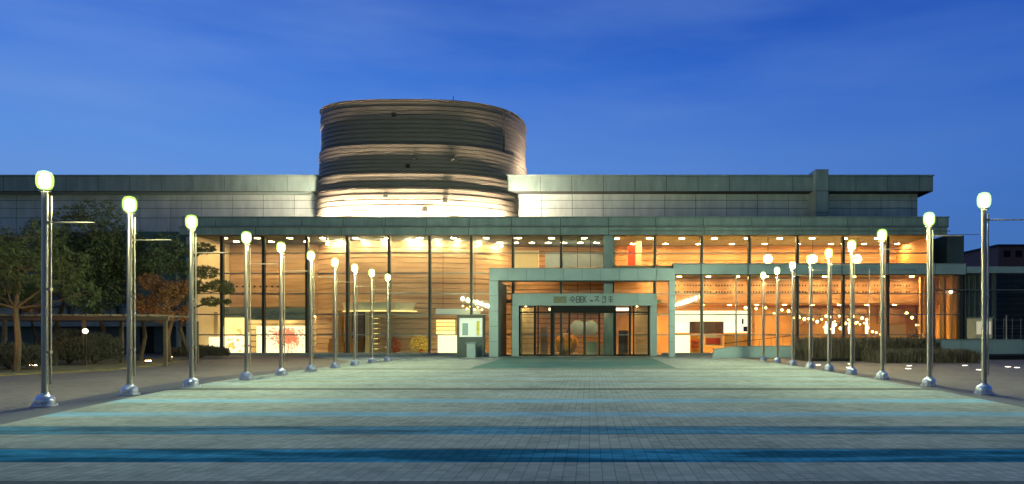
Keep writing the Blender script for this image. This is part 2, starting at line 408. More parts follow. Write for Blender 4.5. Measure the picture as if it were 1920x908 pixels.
part(MB().tube((X(1140, EV), EV-.14, Z(434, EV)), (X(1780, EV), EV-.14, Z(434, EV)), .03, n=8), 'eave_rail', M['transom'])
# glass wall
gl = X(366, GY); gr = X(1745, GY)
zt = Z(442, GY-1)
edges = [gl]+mx
trz = [Z(v, GY) for v in (475, 513, 551, 590, 628)]
sill = Z(661, GY)
for i in range(len(edges)-1):
    x0, x1 = edges[i]+.09, edges[i+1]-.09
    bay = part(MB().box(x0, x1, GY, GY+.03, sill, 9.25), 'glass_panel', M['glass'])
    t = MB()
    rightside = x0 > X(1250, GY)
    for z in trz:
        if rightside and abs(z-trz[1]) < .1: continue
        part(MB().box(x0, x1, GY-.1, GY-.005, z-.045, z+.045), 'transom', M['transom'], bay)
for i, x in enumerate(mx):
    wd = .12 if mull[i] == 1140 else .08
    b = MB().box(x-wd, x+wd, GY-.22, GY+.2, 0, 9.2); part(b, 'mullion', M['mullion'])
    part(MB().box(x+wd+.01, x+wd+.06, GY-.16, GY-.1, .3, 9.0), 'cable_rod', M['transom'])
part(MB().box(X(1132, 56.6), X(1149, 56.6), 56.55, 57.2, 0, ez0), 'column', M['clad'], bevel=.03)
part(MB().box(gl-.5, gl-.02, GY-.4, GY+.4, 0, ez0), 'corner_column', M['concrete'], bevel=.03)
part(MB().box(gl, X(930, GY), GY-.35, GY+.1, 0, sill-.02), 'plinth', M['concrete'], bevel=.02)
part(MB().box(X(1240, GY), X(1800, GY), GY-.35, GY+.1, 0, sill-.02), 'plinth', M['concrete'], bevel=.02)
# mid canopy beam on the right
bz1 = Z(495, 57); bz0 = Z(515, 57); bl_ = X(1262, 57); br_ = X(1812, 57)
b = MB(); panels(b, bl_, br_, [X(p, 57) for p in mull]+[X(1270+44*k, 57) for k in range(13) if k % 2], [bz0, bz1], 57.0)
part(b, 'canopy_beam', M['portal'])
part(MB().box(bl_+.02, br_-.02, 57.052, 57.7, bz0+.02, bz1-.02), 'canopy_core', M['joint'])
part(MB().box(bl_, br_, 56.97, 57.75, bz1+.001, bz1+.05), 'canopy_flashing', M['clad'])
# far right corner glazing of the lower storey
cr = X(1800, GY)
for k, (a, c) in enumerate(((1745, 1764), (1764, 1783), (1783, 1800))):
    bay = part(MB().box(X(a, GY)+.09, X(c, GY)-.05, GY, GY+.03, sill, bz0-.02), 'glass_panel', M['glass'])
    for pz in (551, 590): part(MB().box(X(a, GY)+.09, X(c, GY)-.05, GY-.1, GY-.005, Z(pz, GY)-.04, Z(pz, GY)+.04), 'transom', M['transom'], bay)
    part(MB().box(X(c, GY)-.05, X(c, GY)+.05, GY-.15, GY+.15, 0, bz0), 'mullion', M['orange_wall'] if k < 2 else M['mullion'])
part(MB().box(X(1800, 58), X(1850, 58), 58.5, 74, 0, bz1-.1), 'side_block', M['dark_wall'])
for p in (1806, 1813, 1820, 1832, 1842):
    part(MB().box(X(p, 58), X(p+2, 58), 58.3, 58.49, .2, bz0), 'side_fin', M['transom'])
part(MB().box(X(1776, 60), X(1808, 60), 60, 64, bz1-.2, Z(441, 60)), 'plant_room', M['dark_wall'], bevel=.05)

# drum
def ring(a, bf, off=0, n=150, e=2.6, cx=-15.05, cy=70):
    out = []
    for i in range(n):
        t = 2*math.pi*i/n; c, s = math.cos(t), math.sin(t); e = 3.1 if c < 0 else 2.6
        bb = bf if s < 0 else 8
        x = (a+off)*math.copysign(abs(c)**(2/e), c); y = (bb+off)*math.copysign(abs(s)**(2/e), s)
        out.append((cx+x, cy+y))
    return out
def drum_wall(a, bf, z0, z1, course, lap):
    mb = MB(); n = 150; nc = max(1, round((z1-z0)/course)); h = (z1-z0)/nc; prof = []
    rr = random.Random(int(z0*10))
    for k in range(nc):
        l = lap*rr.choice((.6, 1, 1, 1.5))
        prof += [(l, z0+k*h), (l*.9, z0+k*h+h*.82), (-.02, z0+k*h+h*.9)]
        prof += [(-.02, z0+(k+1)*h-.002)]
    prof += [(.05, z1), (-1.6, z1)]
    for off, z in prof:
        mb.v += [(x, y, z) for x, y in ring(a, bf, off)]
    for k in range(len(prof)-1):
        for i in range(n):
            j = (i+1) % n; mb.f.append((k*n+i, k*n+j, (k+1)*n+j, (k+1)*n+i))
    mb.f.append(tuple((len(prof)-1)*n+i for i in range(n)))
    mb.f.append(tuple(reversed(range(n))))
    return mb
ROOF = ez1-.16
drum = part(drum_wall(9.2, 8.95, ROOF-.3, Z(353, 61.1), .42, .05), 'drum', M['drum'])
tiers = [(9.14, 8.78, Z(353, 61.1)-.05, Z(325, 61.3), .30, .04), (9.03, 8.46, Z(325, 61.3)-.05, Z(270, 61.6), .33, .06), (8.93, 8.0, Z(270, 61.6)-.05, Z(190, 62), .36, .08)]
for a, bf, z0, z1, cs, lp in tiers:
    part(drum_wall(a, bf, z0, z1, cs, lp), 'drum_tier', M['drum'], drum)
part(drum_wall(9.05, 8.16, Z(190, 62), Z(190, 62)+.12, .3, .0), 'drum_coping', M['drum_seam'], drum)
for px, py, bf in ((739, 216, 8), (778, 296, 8.52), (850, 296, 8.52), (765, 312, 8.52), (723, 366, 8.95), (834, 376, 8.95), (797, 393, 8.95)):
    Y = 70-bf-.02
    part(MB().box(X(px-3.6, Y), X(px+3.6, Y), Y-.14, Y+.3, Z(py+3.6, Y), Z(py-3.6, Y)), 'drum_vent', M['black'], drum)
pr = ring(8.93, 8.0, 0)
sp = min(pr, key=lambda q: abs(q[0]*F/q[1]+PX-943)+(200 if q[1] > 69 else 0))
part(MB().box(sp[0]-.1, sp[0]+.16, sp[1]-.13, sp[1]+.5, Z(270, 61.6)+.02, Z(197, 62)), 'drum_seam', M['drum_seam'], drum)
part(MB().tube((X(850, 64), 64, Z(190, 62)), (X(850, 64), 64, Z(180, 64)), .03, n=6), 'roof_aerial', M['black'])
# inside part of the drum
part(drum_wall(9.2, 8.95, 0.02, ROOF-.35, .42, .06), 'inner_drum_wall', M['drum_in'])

# interior shell
CZ = 9.28
part(MB().box(gl-.3, gr+.6, GY+.25, 78, -.01, .03), 'hall_floor', M['floor_in'])
part(MB().box(gl-.3, gr+.5, GY+.1, UY-.05, CZ, CZ+.15), 'hall_ceiling', M['ceil'])
part(MB().box(gl-.3, gl-.05, GY+.45, 65.9, .03, CZ), 'hall_side_wall', M['cream'])
part(MB().box(gr+.15, gr+.4, GY+.4, 65.9, bz1, CZ), 'hall_side_wall', M['orange_wall'])
part(MB().box(cr-.1, cr+.1, GY+.4, 65.9, 0, bz0), 'hall_side_wall', M['orange_wall'])
# left louvred timber wall
def slats(mb, x0, x1, y, z0, z1, p=.34):
    z = z0
    while z < z1-.05:
        mb.box(x0, x1, y, y+.06, z, min(z1, z+p*.86)); z += p
LY = 63.6
b = MB(); slats(b, gl, X(640, LY), LY, Z(590, LY), CZ-.02); part(b, 'slatted_wall', M['drum_in'])
part(MB().box(gl, X(640, LY), LY+.08, LY+.2, Z(592, LY), CZ-.01), 'slatted_wall_core', M['wood'])
b = MB()
for r_ in (536, 549):
    for k in range(9): b.box(X(432+11*k, LY), X(435+11*k, LY), LY-.03, LY+.01, Z(r_+3, LY), Z(r_, LY))
part(b, 'vent_holes', M['black'])
b = MB(); slats(b, gl, X(640, LY), UY-.4, .03, Z(590, LY), .5); part(b, 'shop_back_wall', M['cream'])
part(MB().box(X(372, 61), X(408, 61), 61, 61.4, 0.03, Z(585, 61)), 'ticket_wall', M['cream'])
part(MB().box(X(385, 60.95), X(389, 60.95), 60.9, 60.99, Z(648, 61), Z(602, 61)).box(X(396, 60.95), X(399, 60.95), 60.9, 60.99, Z(640, 61), Z(598, 61)), 'wall_slots', M['wood_dark'])
# central back wall between drum and right block
b = MB(); slats(b, X(905, 65), X(1145, 65), 65.2, .05, CZ-.02, .42); part(b, 'rear_wall_boards', M['wood'])
part(MB().box(X(905, 65), X(1145, 65), 65.3, 65.4, .03, CZ-.01), 'rear_wall', M['wood_dark'])
# right block: upper gallery
ux0 = X(1145, GY)
part(MB().box(ux0, cr-.2, GY+.3, 65.9, bz0+.05, bz1), 'gallery_floor', M['ceil'])
b = MB(); slats(b, ux0, gr+.1, 64.8, bz1+.05, CZ-.02, .5); part(b, 'gallery_back_boards', M['wood'])
part(MB().box(ux0, gr+.1, 64.9, 65, bz1+.02, CZ-.01), 'gallery_back_wall', M['orange_wall'])
part(MB().box(X(1178, 60), X(1191, 60), 60, 60.3, bz1+.01, Z(461, 60)), 'gallery_panel', M['red'])
part(MB().box(X(1191.5, 60), X(1203, 60), 60.02, 60.3, bz1+.01, Z(452, 60)), 'gallery_panel', M['cream'])
part(MB().box(ux0+.1, ux0+.35, GY+.35, 64.7, bz1+.01, CZ-.01), 'gallery_end_wall', M['cream'])
part(MB().box(X(1022, 61), X(1136, 61), 61, 64.5, Z(501, 61), Z(473, 61)), 'bridge_balustrade', M['blue_grey'])
part(MB().box(X(1022, 61), X(1136, 61), 60.96, 64.55, Z(506, 61), Z(501.5, 61)), 'bridge_deck', M['ceil'])
part(MB().box(X(962, 61.5), X(1010, 61.5), 61.5, 61.9, Z(506, 61.5), Z(470, 61.5)), 'bridge_panel', M['cream'])
# right block: ground floor
BY = 60.6
b = MB(); zz = [Z(569, BY), Z(560, BY), Z(542, BY), Z(529, BY), bz0+.05]
for j in range(4): b.box(X(1152, BY), cr-.2, BY, BY+.1, zz[j]+.02, zz[j+1]-.01)
part(b, 'bulkhead', M['wood'])
part(MB().box(X(1152, BY), cr-.2, BY+.11, BY+.3, zz[0]+.03, bz0+.04), 'bulkhead_core', M['orange_wall'])
b = MB()
for r_ in (534, 546):
    for k in range(82):
        if (k*7) % 11 in (3, 8): continue
        b.box(X(1266+5.4*k, BY), X(1268.6+5.4*k, BY), BY-.03, BY+.005, Z(r_+3, BY), Z(r_, BY))
part(b, 'bulkhead_holes', M['black'])
part(MB().box(X(1145, GY), cr-.2, BY+.3, 65.8, zz[0]-.02, zz[0]+.02), 'cafe_ceiling', M['orange_wall'])
part(MB().box(X(1150, 65), cr-.2, 65.4, 65.6, .03, zz[0]-.03), 'cafe_back_wall', M['orange_wall'])
for a, c in ((1488, 1540), (1562, 1625), (1648, 1698)):
    part(MB().box(X(a, 64), X(c, 64), 64, 64.5, Z(607, 64), Z(578, 64)), 'cafe_screen', M['wood_dark'])
part(MB().box(X(1655, 65.2), X(1698, 65.2), 65.1, 65.3, .1, Z(590, 65)), 'cafe_screen', M['cream'])
for p in (1726, 1736, 1750, 1770, 1790):
    part(MB().box(X(p, 59), X(p+4, 59), 59, 59.3, .05, bz0), 'timber_post', M['orange_wall'])
for p in (1262, 1410):
    part(MB().box(X(p, 62), X(p+5, 62), 62, 62.4, .03, zz[0]-.03), 'timber_post', M['wood'])
# lobby in front of the drum: curved balcony
mb = MB(); n = 24; cx, cy = X(712, 61), 62.0
for zz_, r in ((Z(583, 61), 3.1), (Z(568, 61), 3.3)):
    for i in range(n+1):
        a = math.pi+math.pi*i/n; mb.v.append((cx+r*1.02*math.cos(a), cy+r*.62*math.sin(a), zz_))
for i in range(n): mb.f.append((i, i+1, n+2+i, n+1+i))
mb.f.append(tuple(range(n+1))); mb.f.append(tuple(n+1+i for i in reversed(range(n+1))))
mb.f.append((0, n+1, 2*n+1, n))
bal = part(mb, 'curved_balcony', M['white_wall'])
pts_ = [(cx+3.42*math.cos(math.pi+math.pi*i/n), cy+3.4*.62*math.sin(math.pi+math.pi*i/n), Z(584, 61)) for i in range(n+1)]
part(MB().path(pts_, [.05]*len(pts_), 6), 'glow_strip', M['glow_yellow'], bal)  # emitting strip added under the balcony edge to brighten it
for a, c, m_ in ((633, 650, 'wood'), (668, 690, 'wood_dark'), (693, 700, 'cream')):
    part(MB().box(X(a, 61.8), X(c, 61.8), 60.6, 61, .03, Z(583, 61.8)), 'lobby_wall', M[m_])

# ------------------------------------------------------------ entrance portal (part of the museum)
por = part(MB(), 'entrance_portal', M['portal']) if False else None
OY = 52.4
def frame_panels(mb, x0, x1, w1, zb, ztp, hb, y, th, step, gap=.04, w2=None):
    w2 = w2 or w1
    k = max(1, round((ztp-hb)/step)); h = (ztp-hb)/k
    for i in range(k):
        mb.box(x0, x0+w1, y, y+th, i*h+gap/2, (i+1)*h-gap/2); mb.box(x1-w2, x1, y, y+th, i*h+gap/2, (i+1)*h-gap/2)
    m_ = max(1, round((x1-x0)/ (step*1.15))); ww = (x1-x0)/m_
    for i in range(m_): mb.box(x0+i*ww+gap/2, x0+(i+1)*ww-gap/2, y, y+th, ztp-hb+gap/2, ztp)
ox0, ox1, ozt = X(917, OY), X(1266, OY), Z(504, OY)
ohb = Z(504, OY)-Z(526, OY); ow = X(934, OY)-X(917, OY)
b = MB(); frame_panels(b, ox0, ox1, ow, 0, ozt, ohb, OY, .06, 1.15, w2=.42)
por = part(b, 'entrance_portal', M['portal'])
core = MB().box(ox0+.02, ox0+ow-.02, OY+.062, 57.9, .01, ozt-ohb); core.box(ox1-.40, ox1-.02, OY+.062, OY+.6, .01, ozt-ohb)
core.box(ox0+.02, ox1-.02, OY+.062, OY+1.6, ozt-ohb+.002, ozt-.02)
part(core, 'portal_frame', M['clad'], por)
part(MB().box(ox0-.02, ox1+.02, OY-.02, OY+1.65, ozt+.001, ozt+.05), 'portal_coping', M['clad'], por)
IY = 54.0
ix0, ix1, izt = X(960, IY), X(1232, IY), Z(551, IY); ihb = Z(551, IY)-Z(573, IY); iw = X(972.5, IY)-ix0
b = MB()
b.box(ix0, ix0+iw, IY, IY+.3, .01, izt-ihb-.02); b.box(ix1-iw, ix1, IY, IY+.3, .01, izt-ihb-.02)
cuts = [ix0, X(996, IY), X(1130, IY), X(1196, IY), ix1]
for i in range(4): b.box(cuts[i]+.02, cuts[i+1]-.02, IY, IY+.06, izt-ihb, izt)
part(b, 'inner_frame', M['portal'], por)
b = MB().box(ix0+.02, ix1-.02, IY+.062, 57.8, izt-ihb+.02, izt-.03); b.box(ix0+.02, ix0+iw-.1, IY+.31, 57.8, .01, izt-ihb); b.box(ix1-iw+.1, ix1-.02, IY+.31, 57.8, .01, izt-ihb)
part(b, 'vestibule_shell', M['clad'], por)
# sign on the inner lintel: a badge and a row of dark characters
sy = IY-.05
part(MB().box(X(1038, IY), X(1062, IY), sy, IY-.002, Z(568.5, IY), Z(556, IY)), 'sign_badge', M['logo'], por)
def glyph(x0, x1, strokes):
    b = MB(); z0, z1 = Z(567.5, IY), Z(556, IY); Xa, Xb = X(x0, IY), X(x1, IY)
    for (u0, v0, u1, v1) in strokes:
        p = Vector((Xa+(Xb-Xa)*u0, 0, z0+(z1-z0)*v0)); q = Vector((Xa+(Xb-Xa)*u1, 0, z0+(z1-z0)*v1)); d = (q-p).normalized(); nn = Vector((-d.z, 0, d.x))*.028
        pts = [(p-nn), (q-nn), (q+nn), (p+nn)]
        b.xz([(v.x, v.z) for v in pts], sy, IY-.004)
    part(b, 'sign_character', M['letter'], por)
glyph(1068, 1079, [(.5, 1, .1, .6), (.5, 1, .9, .6), (0, .42, 1, .42), (.5, .42, .5, 0)])
glyph(1081, 1087, [(0, 1, 0, 0), (0, 1, .9, 1), (0, .5, .9, .5), (0, 0, .9, 0), (.95, 1, .95, 0)])
glyph(1088.5, 1093, [(0, .95, 0, .05), (0, .95, 1, .95), (0, .5, .9, .5), (0, .05, 1, .05)])
glyph(1094.5, 1099, [(0, 1, 0, 0), (0, .45, 1, 1), (.2, .55, 1, 0)])
glyph(1106, 1112, [(0, .4, 1, .3), (.2, .2, .9, .2)])
glyph(1114, 1124, [(.1, .95, .85, .95), (.85, .95, .1, .2), (.45, .55, 1, .15)])
glyph(1129, 1137, [(.1, 1, .8, 1), (.1, .7, .8, .7), (.8, 1, .8, 0), (.1, .35, .1, 0), (.1, 0, .8, 0)])
glyph(1140, 1150, [(.1, .9, .9, .9), (.5, 1.02, .5, .6), (0, .5, 1, .5), (.5, .5, .5, 0), (.2, .2, .9, .2)])
DY = 54.3; dzt = izt-ihb
part(MB().box(X(1037, DY), X(1151, DY), DY-.55, DY+.25, Z(587, DY), dzt-.02), 'door_header', M['black'], por, bevel=.02)
def vbar(px, w_, z0=.02, z1=None, y=DY): return MB().box(X(px, y)-w_/2, X(px, y)+w_/2, y-.06, y+.06, z0, z1 or Z(587, y))
for px, w_ in ((1003, .16), (1009, .09), (1035, .22), (1153, .16), (1181, .16), (1188, .09), (974, .12), (1216, .12)):
    part(vbar(px, w_, z1=dzt-.01), 'door_frame_post', M['black'], por)
for a, c in ((974, 1035), (1153, 1216)):
    part(MB().box(X(a, DY), X(c, DY), DY-.05, DY+.05, Z(587, DY), Z(584.5, DY)), 'door_frame_rail', M['black'], por)
    part(MB().box(X(a, DY), X(c, DY), DY-.05, DY+.05, .02, .14), 'door_frame_rail', M['black'], por)
    part(MB().box(X(a, DY), X(c, DY), DY-.012, DY+.012, .14, dzt-.01), 'side_light_glass', M['glass'], por)
for a, c in ((1039, 1067), (1068, 1095), (1097, 1123), (1124, 1151)):
    d = part(MB().box(X(a, DY)+.04, X(c, DY)-.04, DY-.012, DY+.012, .1, Z(587, DY)), 'sliding_door', M['glass'], por)
    f = MB(); 
    for q in (a, c): f.box(X(q, DY)-.05, X(q, DY)+.05, DY-.03, DY+.03, .03, Z(587, DY))
    f.box(X(a, DY), X(c, DY), DY-.031, DY+.031, .02, .11)
    part(f, 'door_stile', M['mullion'], por)
part(MB().box(X(1154, DY), X(1184, DY), DY+.6, DY+.8, Z(582, DY), Z(577, DY)), 'strip_light', M['tube'], por)
part(MB().box(X(1028, DY), X(1034, DY), DY+.6, DY+.8, Z(582, DY), Z(577, DY)), 'strip_light', M['tube'], por)
# lit slatted wall seen inside the vestibule
b = MB(); slats(b, X(972, 60), X(1003, 60), 59.6, .03, dzt, .42); slats(b, X(1190, 60), X(1222, 60), 59.6, .03, dzt, .42)
part(b, 'vestibule_slats', M['cream'], por)

# ------------------------------------------------------------ interior lights (all built as fittings)
def downlight(x, y, z, m_, r, label, group):
    t = empty('ceiling_light', (x, y, z), label, 'ceiling light', group)
    MB().lathe([(r, -.02), (r, 0)], n=14).build('diffuser', m_, t)
    MB().lathe([(r*1.02, -.03), (r*1.25, -.03), (r*1.25, .0), (r*1.02, 0)], n=14, closed=True).build('trim', M['steel'], t)
n = 0
for x in [gl+1.6+2.6*k for k in range(22)]:
    if x > gr-1: break
    right = x > ux0
    for y in (59.6,) if right else (59.4,):
        downlight(x, y, CZ-.01, M['down_orange'] if right else M['down'], .22,
                  'round orange downlight in the upper gallery ceiling behind the glass' if right else 'round warm downlight in the tall hall ceiling behind the glass',
                  'downlights in the upper gallery ceiling' if right else 'downlights in the tall hall ceiling')
for k in range(9):
    downlight(ux0+2+2.8*k, 63.2, CZ-.01, M['down_orange'], .2, 'round orange downlight in the upper gallery ceiling behind the glass', 'downlights in the upper gallery ceiling')
for k in range(10):
    for y in (59.4, 62.8):
        downlight(X(1195, 60)+2.2*k*1.05+1, y, (bz0+.04 if y < 60 else zz[0]-.03), M['down_orange'], .17,
                  'round orange downlight under the gallery floor of the cafe', 'downlights over the cafe')
for k in range(5):
    downlight(gl+1.5+2.9*k, 61.6, CZ-.01, M['down'], .22, 'round warm downlight in the tall hall ceiling behind the glass', 'downlights in the tall hall ceiling')
for k in range(4):
    downlight(gl+1.3+2.8*k, 64.6, Z(592, LY)-.05, M['down'], .18, 'round warm downlight over the bright shop at the left end', 'downlights over the shop')
part(MB().box(gl, X(640, LY), LY+.2, UY-.42, Z(592, LY)-.04, Z(592, LY)+.1), 'shop_ceiling', M['cream'])
for x in (X(985, 56), X(1050, 56), X(1130, 56), X(1195, 56)):  # this and the next two rows: downlights added to brighten behind the portal
    downlight(x, 56.2, dzt+.01, M['down'], .09, 'small added downlight in the entrance vestibule ceiling', 'added downlights in the vestibule')
for k in range(7):
    downlight(X(930, 60)+1.35*k, 62.4, CZ-.01, M['down'], .22, 'round warm added downlight in the hall ceiling straight behind the entrance', 'added downlights behind the entrance')
for k in range(5):
    downlight(X(975, 59)+2.1*k, 58.9, dzt+.35, M['down'], .16, 'small added downlight just inside the entrance doors', 'added downlights just inside the doors')
part(MB().box(X(945, 58), X(1240, 58), 58.3, 60.2, dzt+.365, dzt+.6), 'lobby_ceiling', M['cream'])
# wall washers grazing the drum inside
for px in (612, 641, 678, 713, 762, 782, 820, 858, 902, 940):
    q = min(ring(9.2, 8.95, .55), key=lambda p: abs(p[0]*F/p[1]+PX-px)+(300 if p[1] > 70 else 0))
    t = empty('wall_washer', (q[0], q[1], Z(455, 60.6)), 'small bright spotlight washing the banded drum wall under the hall ceiling', 'spotlight', 'spotlights washing the inner drum wall')
    MB().tube((0, 0, .12), (0, 0, CZ-Z(455, 60.6)), .02, n=6).build('stem', M['black'], t)
    sphere(MB(), (0, 0, 0), .09, 10, 6).build('bulb', M['wash'], t)

# roof floodlights round the drum
def flood(px, off, z, kk):
    q = min(ring(9.2, 8.95, off), key=lambda p: abs(p[0]*F/p[1]+PX-px)+(300 if p[1] > 70 else 0))
    t = empty('floodlight', (q[0], q[1], z), kk, 'floodlight', 'roof floodlights round the foot of the drum')
    MB().box(-.17, .17, -.12, .12, 0, .14).build('housing', M['black'], t)
    MB().box(-.13, .13, -.09, .09, .141, .16).build('lens', M['flood'], t)
ords = ['leftmost', 'second from the left', 'third from the left', 'fourth from the left', 'fifth from the left', 'sixth from the left', 'rightmost']
for i, px in enumerate((612, 653, 706, 768, 828, 884, 930)):
    flood(px, .68, ROOF+.02, 'roof floodlight glaring up the front of the drum, %s of seven' % ords[i])
def flank(px, off, lab):
    q = min(ring(9.2, 8.95, off), key=lambda p: abs(p[0]*F/p[1]+PX-px)+(300 if p[1] > 65.4 else 0))
    t = empty('floodlight', (q[0], q[1], ROOF+.02), lab, 'floodlight', 'roof floodlights round the foot of the drum')
    MB().box(-.17, .17, -.12, .12, 0, .14).build('housing', M['black'], t)
    MB().box(-.12, .12, -.08, .08, .141, .16).build('lens', M['flood_soft'], t)
flank(950, .5, 'roof floodlight tucked in the corner of the drum and the right upper wall')
flank(601, .4, 'roof floodlight tucked in the corner of the drum and the left upper wall')
def roofflood(x, y, z, lab, s=1):
    t = empty('floodlight', (x, y, z), lab, 'floodlight', 'roof floodlights round the foot of the drum')
    MB().box(-.17, .17, -.12, .12, 0, .14).build('housing', M['black'], t)
    MB().box(-.12, .12, -.08, .08, .141, .16).build('lens', M['flood_low'] if z < 12 else M['flood_soft'], t)
roofflood(X(588, 65.55), 65.55, ROOF+.02, 'roof floodlight lighting the upper wall just left of the drum')
roofflood(X(962, 65.55), 65.55, ROOF+.02, 'roof floodlight lighting the upper wall just right of the drum')
roofflood(-25.6, 68, ztop+.02, 'floodlight on the upper roof beside the left flank of the drum')
roofflood(-25.4, 73, ztop+.02, 'floodlight on the upper roof behind the left flank of the drum')
roofflood(-4.2, 70, ztop+.02, 'floodlight on the upper roof beside the right flank of the drum')
roofflood(-4.6, 67, ztop+.02, 'floodlight on the upper roof in front of the right flank of the drum')

# ------------------------------------------------------------ things inside the hall
def one(mb, name, m_, label, cat, group=None, **k):
    return tag(mb.build(name, m_, **k), label, cat, group)
t = empty('display_wall', (0, 0, 0), 'bright white display panel with a red maple picture behind the left glazing', 'display panel')
MB().box(X(481, 61), X(573, 61), 61, 61.15, .04, Z(612, 61)).build('panel', M['glow_white'], t)
mb = MB(); rr = random.Random(3)
for k in range(900):
    a = rr.uniform(0, 6.28); d = abs(rr.gauss(0, .55)); x = X(540, 61)+d*math.cos(a)*1.6; z = Z(630, 61)+d*math.sin(a)*1.1
    if not .15 < z < Z(615, 61): continue
    s = rr.uniform(.04, .1); b0 = len(mb.v); y = 60.97+rr.uniform(0, .02)
    mb.v += [(x-s, y, z), (x, y, z-s), (x+s, y, z), (x, y, z+s)]; mb.f.append((b0, b0+1, b0+2, b0+3))
mb.path([(X(540, 61), 60.98, .1), (X(541, 61), 60.98, .7), (X(538, 61), 60.98, 1.3)], [.07, .05, .03], 6)
mb.build('maple_picture', M['glow_red'], t)
t = empty('shop_display', (0, 0, 0), 'glowing yellow shop window display behind the leftmost glass bay', 'display')
MB().box(X(419, 62), X(458, 62), 62, 62.15, .04, Z(630, 62)).build('lower_panel', M['glow_white'], t)
MB().box(X(419, 62), X(458, 62), 62.02, 62.2, Z(628, 62), Z(596, 62)).build('upper_panel', M['glow_yellow'], t)
b = MB()
for k in range(14): b.box(X(422+rr.random()*34, 62), X(424+rr.random()*34, 62), 61.9, 61.99, .1+rr.random()*1.4, .3+rr.random()*1.8)
b = MB()
for k in range(16):
    x = X(421+rr.random()*34, 62); z = .1+rr.random()*2; b.box(x, x+.12+rr.random()*.2, 61.9, 61.99, z, z+.1+rr.random()*.3)
b.build('goods', M['glow_orange'], t)
one(MB().box(X(463, 61), X(469, 61), 61, 61.1, .04, Z(624, 61)), 'banner_stand', M['glow_white'], 'narrow white glowing banner beside the maple display', 'banner')
one(MB().box(X(376, 60), X(407, 60), 60.2, 60.35, .04, Z(632, 60)), 'shop_counter', M['glow_white'], 'low pale glowing counter at the left end of the hall', 'counter')
t = empty('glow_doorway', (0, 0, 0), 'yellow glowing doorway panel under the curved balcony', 'panel')
MB().box(X(699, 61), X(724, 61), 61.1, 61.2, .04, Z(592, 61)).build('panel', M['glow_yellow'], t)
MB().box(X(709, 61), X(711, 61), 61.0, 61.09, .04, Z(592, 61)).build('frame', M['wood'], t)
def leafball(name, px, py, Y, rx, rz, m_, label, cat, nn=500, s0=.07):
    mb = MB(); q = random.Random(px)
    for k in range(nn):
        while True:
            u = Vector((q.uniform(-1, 1), q.uniform(-1, 1), q.uniform(-1, 1)))
            if .25 < u.length < 1: break
        c = Vector((X(px, Y)+u.x*rx, Y+u.y*rx*.7, Z(py, Y)+u.z*rz))
        if c.z < .06: continue
        a = Vector((q.gauss(0, 1), q.gauss(0, 1), q.gauss(0, 1))).normalized(); d = a.orthogonal().normalized(); b0 = len(mb.v); s = s0*q.uniform(.6, 1.4)
        mb.v += [tuple(c-a*s), tuple(c+d*s*.5), tuple(c+a*s), tuple(c-d*s*.5)]; mb.f.append((b0, b0+1, b0+2, b0+3))
    t = empty(name, (0, 0, 0), label, cat)
    mb.build('foliage', m_, t)
    MB().lathe([(.12, .03), (.2, .35), (.22, .38), (.16, .38)], (X(px, Y), Y, 0), 12).build('pot', M['rust'], t)
leafball('potted_plant', 790, 645, 60, 1.0, .8, M['yellow'], 'round yellow lit bush left of the information kiosk behind glass', 'plant')
leafball('potted_plant', 742, 648, 60.5, .45, .6, M['rust'], 'small reddish plant between two lamp posts behind the glass', 'plant', 200)
leafball('potted_plant', 1712, 632, 60.5, .5, .8, M['leafy'], 'small green indoor plant at the right end of the cafe', 'plant', 300)
for px, c_ in ((622, 'leftmost'), (640, 'middle'), (662, 'rightmost')):
    one(MB().box(X(px-5, 60.4), X(px+5, 60.4), 60.2, 60.6, .04, .9).box(X(px-4, 60.4), X(px+4, 60.4), 60.3, 60.5, .9, 1.25), 'display_stand', M['wood'], 'low wooden display stand in the hall, %s of three under the balcony' % c_, 'display stand', 'wooden display stands')
t = empty('light_band', (0, 0, 0), 'pale glowing band sign hanging above the kiosk behind the glass', 'illuminated sign')
MB().box(X(817, 60), X(900, 60), 60, 60.3, Z(590, 60), Z(579, 60)).build('band', M['box_green'], t)
MB().tube((X(830, 60), 60.15, Z(579, 60)), (X(830, 60), 60.15, CZ), .015, n=6).build('hanger', M['black'], t)
MB().tube((X(890, 60), 60.15, Z(579, 60)), (X(890, 60), 60.15, CZ), .015, n=6).build('hanger', M['black'], t)
t = empty('shop_display', (0, 0, 0), 'added yellow glowing shelf display behind the glass just left of the kiosk', 'display')
MB().box(X(818, 60.9), X(853, 60.9), 60.9, 61.0, Z(627, 60.9), Z(600, 60.9)).build('panel', M['glow_yellow'], t)  # glowing panel added to make the low hall yellower
for pz in (606, 613, 620): MB().box(X(818, 60.8), X(853, 60.8), 60.7, 60.88, Z(pz, 60.8), Z(pz, 60.8)+.05).build('shelf', M['wood'], t)
t = empty('chandelier', (0, 0, 0), 'small chandelier of warm bulbs above the glowing band sign', 'chandelier')
for k in range(6):
    sphere(MB(), (X(868+7*k, 59.5), 59.5+.2*(k % 2), Z(574+(k*5) % 9, 59.5)), .07, 8, 6).build('bulb', M['bulb'], t)
MB().tube((X(885, 59.5), 59.5, Z(572, 59.5)), (X(885, 59.5), 59.5, CZ), .015, n=6).build('stem', M['black'], t)
MB().tube((X(866, 59.5), 59.5, Z(572, 59.5)), (X(904, 59.5), 59.5, Z(572, 59.5)), .02, n=6).build('bar', M['black'], t)
one(MB().box(X(820, 60.3), X(855, 60.3), 60.5, 60.7, .04, Z(628, 60)), 'reception_desk', M['glow_white'], 'white glowing reception desk left of the kiosk', 'desk')
